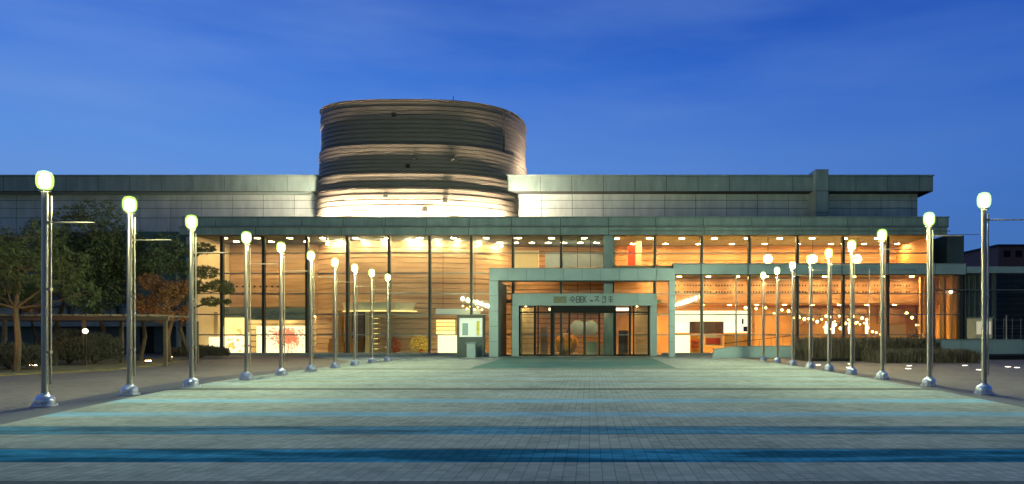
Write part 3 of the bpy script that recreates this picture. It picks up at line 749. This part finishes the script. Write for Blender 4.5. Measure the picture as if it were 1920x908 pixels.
# seen through the entrance
t = empty('orange_sculpture', (X(1062, 58.6), 58.8, 0), 'large round orange sculpture seen through the entrance doors', 'sculpture')
mb = MB(); nl = 20; nv = 10; r0 = .95
for k in range(nv+1):
    ph = math.pi*k/nv
    for i in range(nl*2):
        a = math.pi*i/nl; rrr = r0*math.sin(ph)*(1 if i % 4 else .88)+.001; mb.v.append((rrr*math.cos(a)*1.0, rrr*math.sin(a), .85-.85*math.cos(ph)))
for k in range(nv):
    for i in range(nl*2):
        j = (i+1) % (nl*2); mb.f.append((k*nl*2+i, k*nl*2+j, (k+1)*nl*2+j, (k+1)*nl*2+i))
mb.build('body', M['orange'], t, smooth=True)
MB().path([(0, 0, 1.6), (.05, 0, 1.85), (.2, 0, 2.0)], [.08, .06, .05], 8).build('stalk', M['leafy'], t)
for px, c_ in ((1083, 'left'), (1107, 'right')):
    t = empty('hanging_disc', (X(px, 60), 60, Z(615, 60)), 'blue grey round panel seen through the doors, the %s one of two' % c_, 'hanging panel', 'blue grey round panels')
    MB().lathe([(.52, 0), (.6, .05), (.6, .1), (.52, .15)], n=20).build('disc', M['blue_grey'], t, smooth=True).rotation_euler = (R(90), 0, 0)
    MB().tube((0, 0, .6), (0, 0, CZ-Z(615, 60)-.02), .02, n=6).build('cord', M['black'], t)
one(MB().box(X(1100, 58), X(1119, 58), 58.3, 58.9, .03, .95).box(X(1098, 58), X(1121, 58), 58.2, 59, .951, 1.02), 'info_counter', M['white_wall'], 'pale counter standing inside behind the right sliding doors', 'counter')
one(MB().box(X(1126, 58), X(1150, 58), 58.9, 59.6, .03, .8), 'info_counter', M['cream'], 'low cream counter inside left of the glazed side panel', 'counter')
one(MB().box(X(1160, 59), X(1178, 59), 59, 59.5, .03, 1.9), 'cabinet', M['wood_dark'], 'dark wooden cabinet inside the right side light of the entrance', 'cabinet')
one(MB().box(X(1012, 58), X(1026, 58), 58.8, 59.2, .03, 2.2), 'cabinet', M['wood'], 'tall wooden cabinet inside the left side light of the entrance', 'cabinet')
# right block furniture
one(MB().box(X(1266, 61.5), X(1404, 61.5), 61.5, 61.7, Z(624, 61.5), Z(583, 61.5)).box(X(1266, 61.5), X(1294, 61.5), 61.5, 61.7, .04, Z(627, 61.5)), 'glow_wall', M['glow_white'], 'large white glowing wall behind the glass right of the entrance', 'lit wall')  # white wall made to emit in place of lamps shining on it
one(MB().box(X(1293, 60.5), X(1357, 60.5), 60.5, 60.7, Z(626, 60.5), Z(603, 60.5)), 'notice_board', M['wood_dark'], 'dark brown notice board hanging in front of the white glowing wall', 'notice board')
t = empty('poster_rack', (0, 0, 0), 'orange and red poster rack under the brown notice board', 'poster rack')
MB().box(X(1294, 60.4), X(1313, 60.4), 60.4, 60.5, .1, Z(628, 60.4)).build('poster', M['orange'], t)
MB().box(X(1321, 60.4), X(1355, 60.4), 60.4, 60.5, Z(648, 60.4), Z(629, 60.4)).build('poster', M['cream'], t)
MB().box(X(1324, 60.35), X(1351, 60.35), 60.33, 60.39, Z(645, 60.4), Z(634, 60.4)).build('poster_print', M['red'], t)
MB().box(X(1296, 60.35), X(1311, 60.35), 60.33, 60.39, .5, .7).box(X(1296, 60.35), X(1311, 60.35), 60.33, 60.39, .9, 1.1).build('poster_print', M['red'], t)
MB().box(X(1316, 60.4), X(1318, 60.4), 60.4, 60.5, .04, Z(628, 60.4)).build('rack_post', M['black'], t)
one(MB().box(X(1360, 60.8), X(1404, 60.8), 60.8, 61.3, .04, Z(629, 60.8)), 'counter', M['orange_wall'], 'orange counter front between the white wall and the cafe', 'counter')
one(MB().box(X(1394, 61.2), X(1402, 61.2), 61.1, 61.3, Z(622, 61.2), Z(612, 61.2)).box(X(1391, 61.2), X(1394, 61.2), 61.1, 61.3, Z(608, 61.2), Z(598, 61.2)), 'wall_screen', M['black'], 'small dark screen on the white glowing wall beside the cafe', 'screen')
# cafe lights
rr = random.Random(11)
chains = [([(1398, 578), (1470, 583), (1498, 598)], 8, 'swag of warm bulbs at the left of the cafe beside the orange wall'),
          ([(1500, 600), (1560, 590), (1625, 604)], 16, 'swag of warm bulbs across the middle of the cafe above the hedge'),
          ([(1545, 618), (1610, 600), (1650, 622)], 13, 'lower swag of warm bulbs right of the cafe middle'),
          ([(1700, 592), (1722, 608), (1728, 625)], 5, 'short string of warm bulbs at the right end of the cafe')]
for pts, k, lab in chains:
    t = empty('bulb_string', (0, 0, 0), lab, 'string lights', 'warm light strings in the cafe')
    cp = []
    for i in range(k):
        u = i/(k-1); px = (1-u)**2*pts[0][0]+2*u*(1-u)*pts[1][0]+u*u*pts[2][0]; py = (1-u)**2*pts[0][1]+2*u*(1-u)*pts[1][1]+u*u*pts[2][1]
        py += rr.uniform(-7, 7); Y = 60+rr.uniform(-.6, 1.5); cp.append((X(px, Y), Y, Z(py, Y)+.12))
        sphere(MB(), (X(px, Y), Y, Z(py, Y)), rr.uniform(.06, .13), 8, 6).build('bulb', M['bulb'], t)
    MB().path(cp, [.012]*k, 5).build('cable', M['black'], t)
for i, px in enumerate((1549, 1562, 1593, 1625)):
    lab = ['leftmost', 'second from the left', 'third from the left', 'rightmost'][i]
    t = empty('paper_lamp', (X(px, 60), 60, 0), 'tall glowing yellow paper lamp in the cafe, %s of four' % lab, 'floor lamp', 'glowing floor lamps in the cafe')
    MB().lathe([(.1, Z(626, 60)-.0), (.13, Z(615, 60)), (.05, Z(603, 60))], n=10).build('shade', M['tube'], t)
    MB().lathe([(.16, .03), (.16, .06), (.02, .07), (.02, Z(626, 60))], n=10).build('stand', M['black'], t)
for i in range(7):
    px = 1520+i*27; lab = ['first', 'second', 'third', 'fourth', 'fifth', 'sixth', 'seventh'][i]
    t = empty('cafe_table', (X(px, 60.8), 60.8, 0), 'dark round cafe table behind the reeds, %s from the left' % lab, 'table', 'cafe tables behind the glass')
    MB().lathe([(.4, 1.0), (.42, 1.03), (.4, 1.06)], n=16).build('tabletop', M['wood_dark'], t)
    MB().lathe([(.22, .03), (.22, .06), (.035, .08), (.035, .999)], n=10).build('leg', M['black'], t)
# hanging globes in the gallery
for px, c_ in ((1440, 'left'), (1524, 'middle'), (1607, 'right')):
    t = empty('globe_lamp', (X(px, 59), 59, Z(486, 59)), 'round pale orange globe lamp hanging in the upper gallery, the %s of three' % c_, 'globe lamp', 'globe lamps in the upper gallery')
    sphere(MB(), (0, 0, 0), .36, 18, 10).build('globe', M['globe'], t, smooth=True)
    MB().tube((0, 0, .36), (0, 0, CZ-Z(486, 59)-.02), .02, n=6).build('rod', M['black'], t)

# ------------------------------------------------------------ left wing behind the trees
wing = empty('wing_building', (0, 0, 0), 'dark low wing with a blue window band behind the trees at the left', 'building')
def wp(mb, nm, m_, p=None, **k): return mb.build(nm, m_, p or wing, **k)
WX = X(336, 60)
wp(MB().box(-62, gl-.6, 63, 65.9, 0, 9.6), 'wall', M['dark_wall'])
wp(MB().box(X(238, 60), gl-.7, 59.2, 62.9, Z(578, 60), Z(437, 60)), 'upper_block', mat('teal_clad', (.05, .11, .11), .4, .1, .2, 1))
wp(MB().box(-62, X(232, 60), 61.8, 62.9, Z(573, 61), Z(562, 61)).box(-62, gl-.7, 61.8, 62.99, Z(612, 61), Z(603, 61)), 'floor_band', M['concrete'])
for k in range(9):
    x = -60+4.1*k
    f = wp(MB().box(x, x+3.7, 62.7, 62.95, Z(600, 62), Z(577, 62)), 'window', M['glass'])
    wp(MB().box(x-.1, x+3.8, 62.6, 62.69, Z(577, 62), Z(575.5, 62)), 'window_head', M['transom'], f)
    wp(MB().box(x, x+3.7, 62.96, 62.98, Z(600, 62), Z(577, 62)), 'blind', M['blue_grey'], f)
for px in (238, 330):
    wp(MB().box(X(px, 59), X(px+5, 59), 59, 59.4, 0, Z(440, 59)), 'column', M['concrete'])
wp(MB().box(X(250, 62), X(275, 62), 62.9, 62.995, 0, 2.3), 'doorway', M['black'])

# pergola
pg = empty('pergola', (0, 0, 0), 'long flat timber pergola on slim posts under the trees at the left', 'pergola')
ph = 2.5
for y in (37.5, 40.5): MB().box(-40, -22*y/39, y, y+.14, ph-.2, ph).build('beam', M['timber'], pg)
for k in range(30):
    x = -40+.62*k
    MB().box(x, x+.07, 37.2, 41, ph+.003, ph+.11).build('rafter', M['timber'], pg)
for x in (-38, -33.5, -29.5, -25.5, -21.4):
    for y in (37.5, 40.5):
        MB().box(x, x+.16, y+.01, y+.13, 0, ph-.202).build('post', M['timber'], pg)

# ------------------------------------------------------------ trees
def tree(name, px, Y, pts, clumps, leaf, label, cat, seed, nt_=120, kind='needle', r0=.14, group='trees at the left of the walk'):
    if seed != 6: clumps = [(a, b_, c_+.05, d_*1.1) for a, b_, c_, d_ in clumps]
    q = random.Random(seed); sf = {35: 43, 38: 43.5, 42: 44, 36: 42}.get(Y, Y)/Y; x0 = X(px, Y*sf)
    t = empty(name, (x0, Y*sf, 0), label, cat, group); t.scale = (sf, sf, sf)
    trunk = MB(); P = [Vector(p) for p in pts]
    trunk.path([tuple(p) for p in P], [r0*(1-.75*i/(len(P)-1)) for i in range(len(P))], 8)
    for c in clumps:
        cc = Vector(c[:3]); a = min(P[1:], key=lambda p: (p-cc).length+max(0, p.z-cc.z+.2)*2)
        mid = (a+cc)/2+Vector((q.uniform(-.2, .2), q.uniform(-.2, .2), q.uniform(-.25, .1)))
        trunk.path([tuple(a), tuple(mid), tuple(cc)], [r0*.42, r0*.28, r0*.1], 6)
        for k in range(4):
            e_ = cc+Vector((q.uniform(-1, 1), q.uniform(-1, 1), q.uniform(-.3, .5)))*c[3]*.8
            trunk.path([tuple(cc*.6+mid*.4), tuple((cc+e_)/2), tuple(e_)], [r0*.14, r0*.09, r0*.04], 4)
    trunk.build('trunk', M['bark'], t, smooth=True)
    cr_ = MB()
    for cx, cy, cz, r in clumps:
        for k in range(int(nt_*r*r*1.6)+20):
            while True:
                u = Vector((q.uniform(-1, 1), q.uniform(-1, 1), q.uniform(-1, 1)))
                if u.length < 1: break
            u = u*(u.length**-.35 if u.length > .05 else 1)
            u.z *= (.5 if seed == 6 else .72) if kind == 'needle' else .75
            c = Vector((cx, cy, cz))+u*r
            for j in range(9 if kind == 'needle' else 6):
                d = Vector((q.gauss(0, 1), q.gauss(0, 1), q.gauss(.35, .8))).normalized()
                s = q.uniform(.10, .2); w_ = d.orthogonal().normalized()
                if kind == 'needle':
                    b0 = len(cr_.v); w_ *= .013
                    cr_.v += [tuple(c-w_), tuple(c+w_), tuple(c+d*s)]; cr_.f.append((b0, b0+1, b0+2))
                else:
                    o = c+d*s*1.3; b0 = len(cr_.v); e2 = d.cross(w_)
                    cr_.v += [tuple(o), tuple(o+w_*.05+e2*.03), tuple(o+e2*.11), tuple(o-w_*.05+e2*.03)]; cr_.f.append((b0, b0+1, b0+2, b0+3))
    cr_.build('crown', leaf, t)
    return t
def cl(seed, n, x0, x1, z0, z1, r0, r1, dy=1.2):
    q = random.Random(seed); out = []
    for i in range(n): out.append((q.uniform(x0, x1), q.uniform(-dy, dy), q.uniform(z0, z1), q.uniform(r0, r1)))
    return out
tree('pine_tree', 30, 31, [(0, 0, 0), (.1, 0, 1.3), (-.1, .1, 2.7), (.2, 0, 4.2), (.1, 0, 5.6)], cl(1, 17, -2.4, 2.2, 2.9, 6.0, .55, 1.0), M['pine'], 'leftmost pine with an olive crown spreading behind the nearest left lamp post', 'tree', 1)
tree('pine_tree', 110, 35, [(0, 0, 0), (-.2, 0, 1.3), (.2, .1, 2.9), (0, 0, 4.6), (.3, 0, 6.8)], cl(2, 20, -2.4, 2.6, 3.0, 7.0, .5, 1.0), M['pine'], 'tallest dark pine between the first and second left lamp posts', 'tree', 2)
tree('broadleaf_tree', 190, 38, [(0, 0, 0), (.1, 0, 1.5), (-.2, .1, 3), (.1, 0, 4.6), (0, 0, 5.6)], cl(3, 16, -2.6, 2.0, 3.0, 5.9, .6, 1.05), M['leafy'], 'bushy dark green tree just left of the second left lamp post', 'tree', 3, 120, 'leaf')
tree('pine_tree', 262, 42, [(0, 0, 0), (.3, 0, 1.4), (0, .1, 3), (-.3, 0, 4.5), (-.1, 0, 6)], cl(4, 15, -2.3, 1.9, 3.4, 6.8, .55, 1.0), M['leafy'], 'thin dark tree right of the second left lamp post in front of the teal wall', 'tree', 4, 110, 'leaf')
tree('maple_tree', 318, 43, [(0, 0, 0), (-.1, 0, 1.4), (.1, .1, 2.4), (-.2, 0, 3.4), (-.1, 0, 4.8)], cl(5, 10, -1.1, .8, 2.7, 4.5, .35, .6), M['autumn'], 'small rust coloured tree lit orange from below left of the third lamp post', 'tree', 5, 170, 'leaf')
tree('pine_tree', 358, 46, [(.05, 0, 0), (-.35, 0, 1.0), (-.7, .1, 1.9), (-.4, 0, 3.0), (.1, 0, 4.4), (.3, 0, 6.4)],
     [(-.2, 0, 6.7, .75), (.7, .2, 6.9, .7), (-.5, -.3, 5.7, .7), (.9, 0, 5.4, .8), (1.7, .2, 4.6, .75), (2.3, -.2, 4.3, .5), (.3, 0, 4.5, .8), (-.6, .2, 4.0, .7), (1.1, .2, 3.6, .6), (2.2, 0, 3.6, .3)],
     M['pine'], 'layered pine with a crooked trunk in front of the left end of the glass hall', 'tree', 6, 260)
tree('pine_tree', -20, 40, [(0, 0, 0), (.2, 0, 1.5), (-.1, .1, 3), (0, 0, 5), (0, 0, 6.5)], cl(8, 15, -2.6, 2.6, 3.2, 6.9, .6, 1.0), M['pine'], 'dark pine cut by the left edge behind the leftmost pine', 'tree', 8)
tree('bare_tree', 66, 36, [(0, 0, 0), (.05, 0, 1.1), (-.15, 0, 1.9), (-.35, 0, 2.7)], cl(9, 4, -.7, .9, 2.6, 3.6, .3, .5), M['autumn'], 'small red barked tree forking just left of the nearest lamp post', 'tree', 9, 40, 'leaf', .1)

def bush(name, px, Y, rx, h, m_, label, seed, n_=2600, blade=.25):
    q = random.Random(seed); mb = MB()
    for k in range(n_):
        x = q.uniform(-1, 1); y = q.uniform(-1, 1)
        if x*x+y*y > 1: continue
        zt_ = h*(1-.35*(x*x+y*y))*q.uniform(.2, 1); c = Vector((x*rx, y*1.1, zt_))
        d = Vector((q.gauss(0, .6), q.gauss(0, .6), q.uniform(.2, 1.2))).normalized(); w_ = d.orthogonal().normalized()*.025; b0 = len(mb.v)
        mb.v += [tuple(c-w_), tuple(c+w_), tuple(c+d*blade)]; mb.f.append((b0, b0+1, b0+2))
    t = empty(name, (X(px, Y), Y, 0.03), label, 'shrub', 'dark shrubs under the trees')
    mb.build('foliage', m_, t)
    st = MB()
    for k in range(7):
        a = q.uniform(0, 6.28); st.path([(0, 0, 0), (math.cos(a)*rx*.3, math.sin(a)*.4, h*.4), (math.cos(a)*rx*.7, math.sin(a)*.8, h*.75)], [.03, .02, .01], 5)
    st.build('stems', M['bark'], t)
bush('dark_shrub', 20, 33, 1.9, 1.1, M['hedge'], 'low dark shrub at the left edge beneath the leftmost pine', 21, 7000)
bush('dark_shrub', 130, 38, 1.4, 1.75, M['hedge'], 'tall dark shrub right of the nearest left lamp post', 22, 9000)
bush('dark_shrub', 178, 39, 1.3, 1.6, M['hedge'], 'tall dark shrub just below the white globe light', 23, 8000)
bush('dark_shrub', 375, 50, 1.9, .75, M['hedge'], 'low dark shrub at the foot of the crooked layered pine', 24, 6000)
# white globe light among the trees
t = empty('garden_light', (X(160, 37), 37, 0), 'white glowing globe garden light among the dark shrubs', 'garden light')
sphere(MB(), (0, 0, Z(621, 37)), .13, 14, 8).build('globe', M['tube'], t, smooth=True)
MB().lathe([(.1, .0), (.1, .04), (.03, .06), (.03, Z(621, 37)-.12)], n=10).build('post', M['black'], t)
# amber ground spotlight
def spot(px, Y, aim, power, col, label, size=60):
    t = empty('ground_spotlight', (X(px, Y), Y, 0.06), label, 'ground light', 'ground lights')
    MB().lathe([(.17, 0), (.2, .05), (.17, .08)], n=16).build('housing', M['steel'], t)
    MB().lathe([(.14, .081), (.14, .1)], n=16).build('lens', M['spot_lens'], t)
    l = bpy.data.lights.new('tree_uplight', 'SPOT'); l.energy = power; l.color = col; l.spot_size = R(size*2); l.spot_blend = .8; l.shadow_soft_size = .08
    o = bpy.data.objects.new('spot_beam', l); C.objects.link(o); o.parent = t; o.location = (0, 0, .16)
    d = Vector(aim); o.rotation_euler = d.to_track_quat('-Z', 'Y').to_euler()
    return t
spot(278, 41, (.35, .45, .9), 230, (1, .5, .18), 'bright amber ground spotlight on the grass left of the third lamp post')
spot(-12, 29.5, (.15, .2, 1), 200, (1, .62, .25), 'amber ground spotlight at the left edge under the leftmost pine')
spot(62, 35.2, (.05, .3, 1), 70, (1, .3, .12), 'reddish ground spotlight beneath the small forked tree')
spot(318, 48, (-.1, .1, 1), 120, (1, .5, .2), 'amber ground spotlight at the foot of the last pergola post')

# ------------------------------------------------------------ lamp posts
def make_lamp(H, arm, ah):
    root = empty('street_lamp')
    MB().lathe([(.070, .12), (.066, 1.5), (.060, H-.25)], n=18).build('pole', M['steel'], root, smooth=True)
    MB().tube((.12, .02, .5), (.12, .02, H-.35), .022, n=8).build('side_tube', M['steel'], root, smooth=True)
    for z in (1.2, 2.6, ah): MB().box(.0, .14, -.03, .05, z-.03, z+.03).build('bracket', M['steel'], root)
    hd = MB().lathe([(.09, H-.20), (.135, H-.17), (.165, H-.1), (.172, H), (.165, H+.1), (.125, H+.18), (.05, H+.21)], n=22).build('lamp_shade', M['shade'], root, smooth=True)
    MB().lathe([(.05, H-.16), (.095, H-.12), (.105, H), (.095, H+.09), (.04, H+.13)], n=16).build('bulb', M['lamp'], hd, smooth=True)
    MB().lathe([(.075, H-.25), (.12, H-.25), (.12, H-.225), (.075, H-.225)], n=18, closed=True).build('collar', M['steel'], hd)
    base = MB().lathe([(.25, .004), (.25, .035), (.20, .04), (.20, .09), (.205, .13), (.19, .19), (.14, .24), (.09, .26), (.085, .30)], n=22).build('base_cover', M['chrome'], root, smooth=True)
    for k in range(6):
        a = math.pi*k/3+.3; sphere(MB(), (.222*math.cos(a), .222*math.sin(a), .045), .026, 8, 6).build('bolt_cap', M['chrome'], base, smooth=True)
    MB().tube((.08, 0, ah), (arm, 0, ah), .018, n=8).build('banner_arm', M['steel'], root, smooth=True)
    return root
ordn = ['nearest', 'second', 'third', 'fourth', 'fifth', 'sixth', 'seventh', 'eighth', 'ninth', 'farthest']
left = make_lamp(5.02, 1.1, 4.08); right = make_lamp(5.18, 1.05, 4.66)
for i, px in enumerate((84, 243, 359, 462, 527, 583, 628, 665, 697, 727)):
    o = left if i == 0 else copy_tree(left)
    Y = F*12.1/(1105-px)
    o.location = (-12.1, Y, 0); o.rotation_euler.z = 0
    tag(o, 'lit steel lamp post in the left row, %s of ten from the front' % ordn[i], 'lamp post', 'lamp posts in the left row')
for i, px in enumerate((1845, 1742, 1654, 1597, 1554, 1519, 1486, 1457, 1431)):
    o = right if i == 0 else copy_tree(right)
    Y = F*10.55/(px-1105)
    o.location = (10.55, Y, 0); o.rotation_euler.z = 0
    tag(o, 'lit steel lamp post in the right row, %s of nine from the front' % (ordn[i] if i < 8 else 'farthest'), 'lamp post', 'lamp posts in the right row')
t = empty('flag_pole', (10.5, F*10.5/275, 0), 'slim unlit pole with a short top arm beyond the right row of lamps', 'pole')
MB().lathe([(.07, .1), (.06, Z(516, 53.4))], n=12).build('pole', M['steel'], t, smooth=True)
MB().lathe([(.2, .004), (.2, .06), (.14, .15), (.07, .18)], n=14).build('base_cover', M['chrome'], t, smooth=True)
MB().tube((-.35, 0, Z(516, 53.4)), (.45, 0, Z(516, 53.4)), .035, n=8).build('top_arm', M['steel'], t)
# slim cable masts along the right terrace
for i, px in enumerate((1748, 1630)):
    Y = (50, 51)[i]
    t = empty('cable_mast', (X(px, Y), Y, 0), 'thin mast with a horizontal wire before the right glazing, the %s' % ('taller right one' if i == 0 else 'lower left one'), 'mast')
    MB().tube((0, 0, 0), (0, 0, Z(439, Y) if i == 0 else Z(505, Y)), .03, n=8).build('mast', M['steel'], t)
    MB().tube((-2.5, 0, Z(440, Y) if i == 0 else Z(506, Y)), (3.2, 0, Z(440, Y) if i == 0 else Z(506, Y)), .018, n=6).build('wire', M['steel'], t)

# ------------------------------------------------------------ information kiosk
KY = 52.0
t = empty('information_kiosk', (0, 0, 0), 'dark grey information kiosk with a lit pale screen left of the entrance portal', 'kiosk')
kx0, kx1, kz = X(857, KY), X(908, KY), Z(592, KY)
MB().box(kx0, kx1, KY, KY+.5, .01, Z(632, KY)).build('body', M['dark_wall'], t, bevel=.02)
f = MB().box(kx0, kx0+.13, KY, KY+.5, Z(632, KY)+.002, kz); f.box(kx1-.13, kx1, KY, KY+.5, Z(632, KY)+.002, kz); f.box(kx0+.13, kx1-.13, KY+.001, KY+.49, kz-.16, kz-.001)
f.build('frame', M['mullion'], t)
MB().box(kx0+.132, kx1-.132, KY+.12, KY+.4, Z(632, KY)+.003, kz-.165).build('screen', M['box_green'], t)
MB().box(kx0+.35, kx0+.75, KY+.1, KY+.118, Z(629, KY), Z(606, KY)).build('screen_print', M['portal'], t)
MB().box(kx1-.55, kx1-.35, KY+.1, KY+.118, Z(629, KY), Z(602, KY)).build('screen_print', M['yellow'], t)
MB().box(kx0-.03, kx1+.03, KY-.03, KY+.53, kz+.001, kz+.05).build('cap', M['mullion'], t)
t = empty('lectern', (0, 0, 0), 'small grey metal lectern standing before the information kiosk', 'lectern')
ly = 50.6
MB().box(X(875, ly), X(891, ly), ly, ly+.35, .01, Z(645, ly)).build('pedestal', M['portal'], t, bevel=.015)
MB().xz([(X(873, ly), Z(645, ly)+.002), (X(893, ly), Z(645, ly)+.002), (X(893, ly), Z(643, ly)+.03), (X(873, ly), Z(643, ly)+.03)], ly-.06, ly+.4).build('top', M['clad'], t)

# ------------------------------------------------------------ right side: ramp wall, planter, reeds, railings
t = empty('ramp_wall', (0, 0, 0), 'low teal sloping ramp wall between the entrance and the reeds', 'low wall')
y = 51.0
MB().xz([(X(1335, y), 0), (X(1512, y), 0), (X(1512, y), Z(649, y)), (X(1375, y), Z(651, y)), (X(1340, y), Z(656, y))], y, y+.3).build('wall', M['portal'], t)
MB().xz([(X(1338, y), Z(656, y)+.003), (X(1375, y), Z(651, y)+.003), (X(1512, y), Z(649, y)+.003), (X(1512, y), Z(647.6, y)), (X(1375, y), Z(649.6, y)), (X(1337, y), Z(654.6, y))], y-.04, y+.34).build('coping', M['clad'], t)
t = empty('handrail', (0, 0, 0), 'dark sloping handrail above the low teal ramp wall', 'handrail')
MB().path([(X(1360, y), y+.6, .95), (X(1500, y), y+.6, 1.55)], [.025, .025], 6).build('rail', M['mullion'], t)
for k in range(7): MB().tube((X(1362+22*k, y), y+.6, 0), (X(1362+22*k, y), y+.6, .95+.088*k), .015, n=6).build('baluster', M['mullion'], t)
t = empty('terrace_wall', (0, 0, 0), 'long low grey green terrace wall at the right behind the lamp posts', 'low wall')
y = 50.5
b = MB()
xs = [X(1512+ 58*k, y) for k in range(11)]
for i in range(10): b.box(xs[i]+.015, xs[i+1]-.015, y, y+.3, .01, Z(638, y))
b.build('wall', M['portal'], t)
MB().box(xs[0], xs[-1], y-.05, y+.35, Z(638, y)+.002, Z(638, y)+.07).build('coping', M['clad'], t)
MB().box(X(1830, 47), X(2150, 47), 47, 50.4, .0, .28).build('step', M['black'], t)
# reed bed
def reeds(label, x0, x1, y0, y1, h, n_, seed):
    q = random.Random(seed); mb = MB()
    for k in range(n_):
        x = q.uniform(x0, x1); yy = q.uniform(y0, y1); hh = h*q.uniform(.55, 1.05); d = Vector((q.gauss(0, .12), q.gauss(0, .12), 1)).normalized()
        ww = q.uniform(.012, .03); a = q.uniform(0, 3.14); w_ = Vector((math.cos(a), math.sin(a), 0))*ww; b0 = len(mb.v); c = Vector((x, yy, 0)); m_ = c+d*hh*.6; tp = c+d*hh+Vector((q.gauss(0, .12), q.gauss(0, .1), -.03))
        mb.v += [tuple(c-w_*.6), tuple(c+w_*.6), tuple(m_+w_), tuple(m_-w_), tuple(tp)]; mb.f += [(b0, b0+1, b0+2, b0+3), (b0+3, b0+2, b0+4)]
    o = mb.build('reed_bed', M['reed']); tag(o, label, 'reeds', None, 'stuff'); return o
reeds('dense dark brown reeds planted in front of the cafe glazing', X(1497, 46), X(1742, 46), 44.5, 46.8, 1.5, 22000, 31)
reeds('thin low brown grass stalks at the right end of the reed bed', X(1640, 42), X(1830, 42), 41.5, 44, .85, 6500, 32)
one(MB().box(X(1497, 47), X(1738, 47), 44.3, 47, 0.0, .16), 'planter_kerb', M['black'], 'dark low planter kerb round the reeds', 'planter')
# railing far right
t = empty('railing', (0, 0, 0), 'slim metal railing on the terrace at the right edge', 'railing')
y = 52.5
for k in range(12):
    MB().tube((X(1866+16*k, y), y, 0), (X(1866+16*k, y), y, Z(597, y)), .022, n=6).build('post', M['steel'], t)
for pz in (600, 616, 630): MB().tube((X(1862, y), y, Z(pz, y)), (X(2060, y), y, Z(pz, y)), .014, n=6).build('rail', M['transom'], t)
MB().tube((X(1884, y), y-.2, 0), (X(1884, y), y-.2, Z(591, y)), .05, n=8).build('gate_post', M['steel'], t)
# lit booth
t = empty('ticket_booth', (0, 0, 0), 'small cream lit booth behind the nearest right lamp post', 'booth')
y = 55
MB().box(X(1828, y), X(1861, y), y, y+1.2, Z(635, y), Z(597, y)).build('body', M['cream'], t, bevel=.03)
MB().box(X(1826, y), X(1863, y), y-.05, y+1.25, Z(597, y)+.003, Z(594.5, y)).build('roof', M['clad'], t)
MB().box(X(1831, y), X(1844, y), y-.02, y-.003, Z(627, y), Z(603, y)).box(X(1847, y), X(1858, y), y-.02, y-.003, Z(627, y), Z(603, y)).build('window', emis('booth_glow', (1, .8, .45), .35), t)
MB().box(X(1830, y), X(1859, y), y+.1, y+1.1, 0, Z(635, y)-.003).build('plinth', M['concrete'], t)
# white wall lamp
t = empty('wall_lamp', (X(1784, 57.6), 57.7, Z(547, 57.6)), 'small white wall lamp on the right corner glazing', 'wall lamp')
sphere(MB(), (0, 0, 0), .15, 10, 8).build('bulb', M['tube'], t, smooth=True)
MB().box(-.04, .04, .05, .3, -.04, .04).build('bracket', M['mullion'], t)
# terrace canopy rail running off to the right
t = empty('covered_walk', (0, 0, 0), 'grey covered walkway roof running off the right edge', 'walkway')
MB().box(X(1813, 57), X(2100, 57), 57, 60, Z(512, 57), Z(500, 57)).build('roof', M['portal'], t)
MB().tube((X(1750, 56.5), 56.5, Z(544, 56.5)), (X(2100, 56.5), 56.5, Z(544, 56.5)), .05, n=8).build('rail', M['transom'], t)
for px in (1870, 1990): MB().box(X(px, 57), X(px+5, 57), 57.5, 57.8, 0, Z(512, 57)-.002).build('column', M['dark_wall'], t)
# background buildings on the right
t = empty('annex_building', (0, 0, 0), 'dark slatted annex building at the right edge behind the booth', 'building')
MB().box(X(1856, 66), X(2300, 66), 66, 80, 0, Z(505, 66)).build('wall', M['dark_wall'], t)
b = MB()
for k in range(14): b.box(X(1862, 66), X(2300, 66), 65.9, 65.99, .4+k*.5, .75+k*.5)
b.build('louvres', M['mullion'], t)
t = empty('distant_building', (0, 0, 0), 'dark flat roofed block on the skyline at the right edge', 'building')
MB().box(X(1872, 110), X(2300, 110), 110, 130, 0, Z(462, 110)).build('wall', mat('brown_brick', (.22, .10, .08), .8), t)
MB().box(X(1869, 110), X(2300, 110), 109.8, 130, Z(462, 110)+.003, Z(458.5, 110)).build('parapet', M['joint'], t)
for k in range(6): 
    f = MB().box(X(1882+22*k, 110), X(1894+22*k, 110), 109.93, 109.99, Z(482, 110), Z(470, 110)).build('window', M['black'], t)
hl = MB(); q = random.Random(9); pts = [(X(1780, 400), 0)]
hl_pts = [(X(1700+30*k, 400), Z(486+q.uniform(-7, 5)+max(0, 3-k)*8, 400)) for k in range(22)]
hl.xz([(hl_pts[0][0], 0)]+[(hl_pts[-1][0], 0)]+list(reversed(hl_pts)), 400, 460)
tag(hl.build('hills', mat('hill', (.035, .05, .05), .9)), kind='structure')

# in-ground lights on the right
gls = [(1534, 685), (1592, 690), (1594, 683), (1703, 692), (1705, 686.5), (1809, 686), (1836, 694), (1890, 688.5), (1907, 690)]
od = ['first', 'second', 'third', 'fourth', 'fifth', 'sixth', 'seventh', 'eighth', 'ninth']
for i, (px, py) in enumerate(gls):
    Y = EYE*F/(py-PY)
    t = empty('inground_light', (X(px, Y), Y, 0), 'round white light set in the right hand paving, %s of nine from the left' % od[i], 'ground light', 'in-ground lights at the right')
    MB().lathe([(.12, .008), (.12, .02)], n=16).build('lens', M['inground'], t)
    MB().lathe([(.125, .0), (.17, .0), (.17, .012), (.125, .016)], n=16, closed=True).build('rim', M['steel'], t)
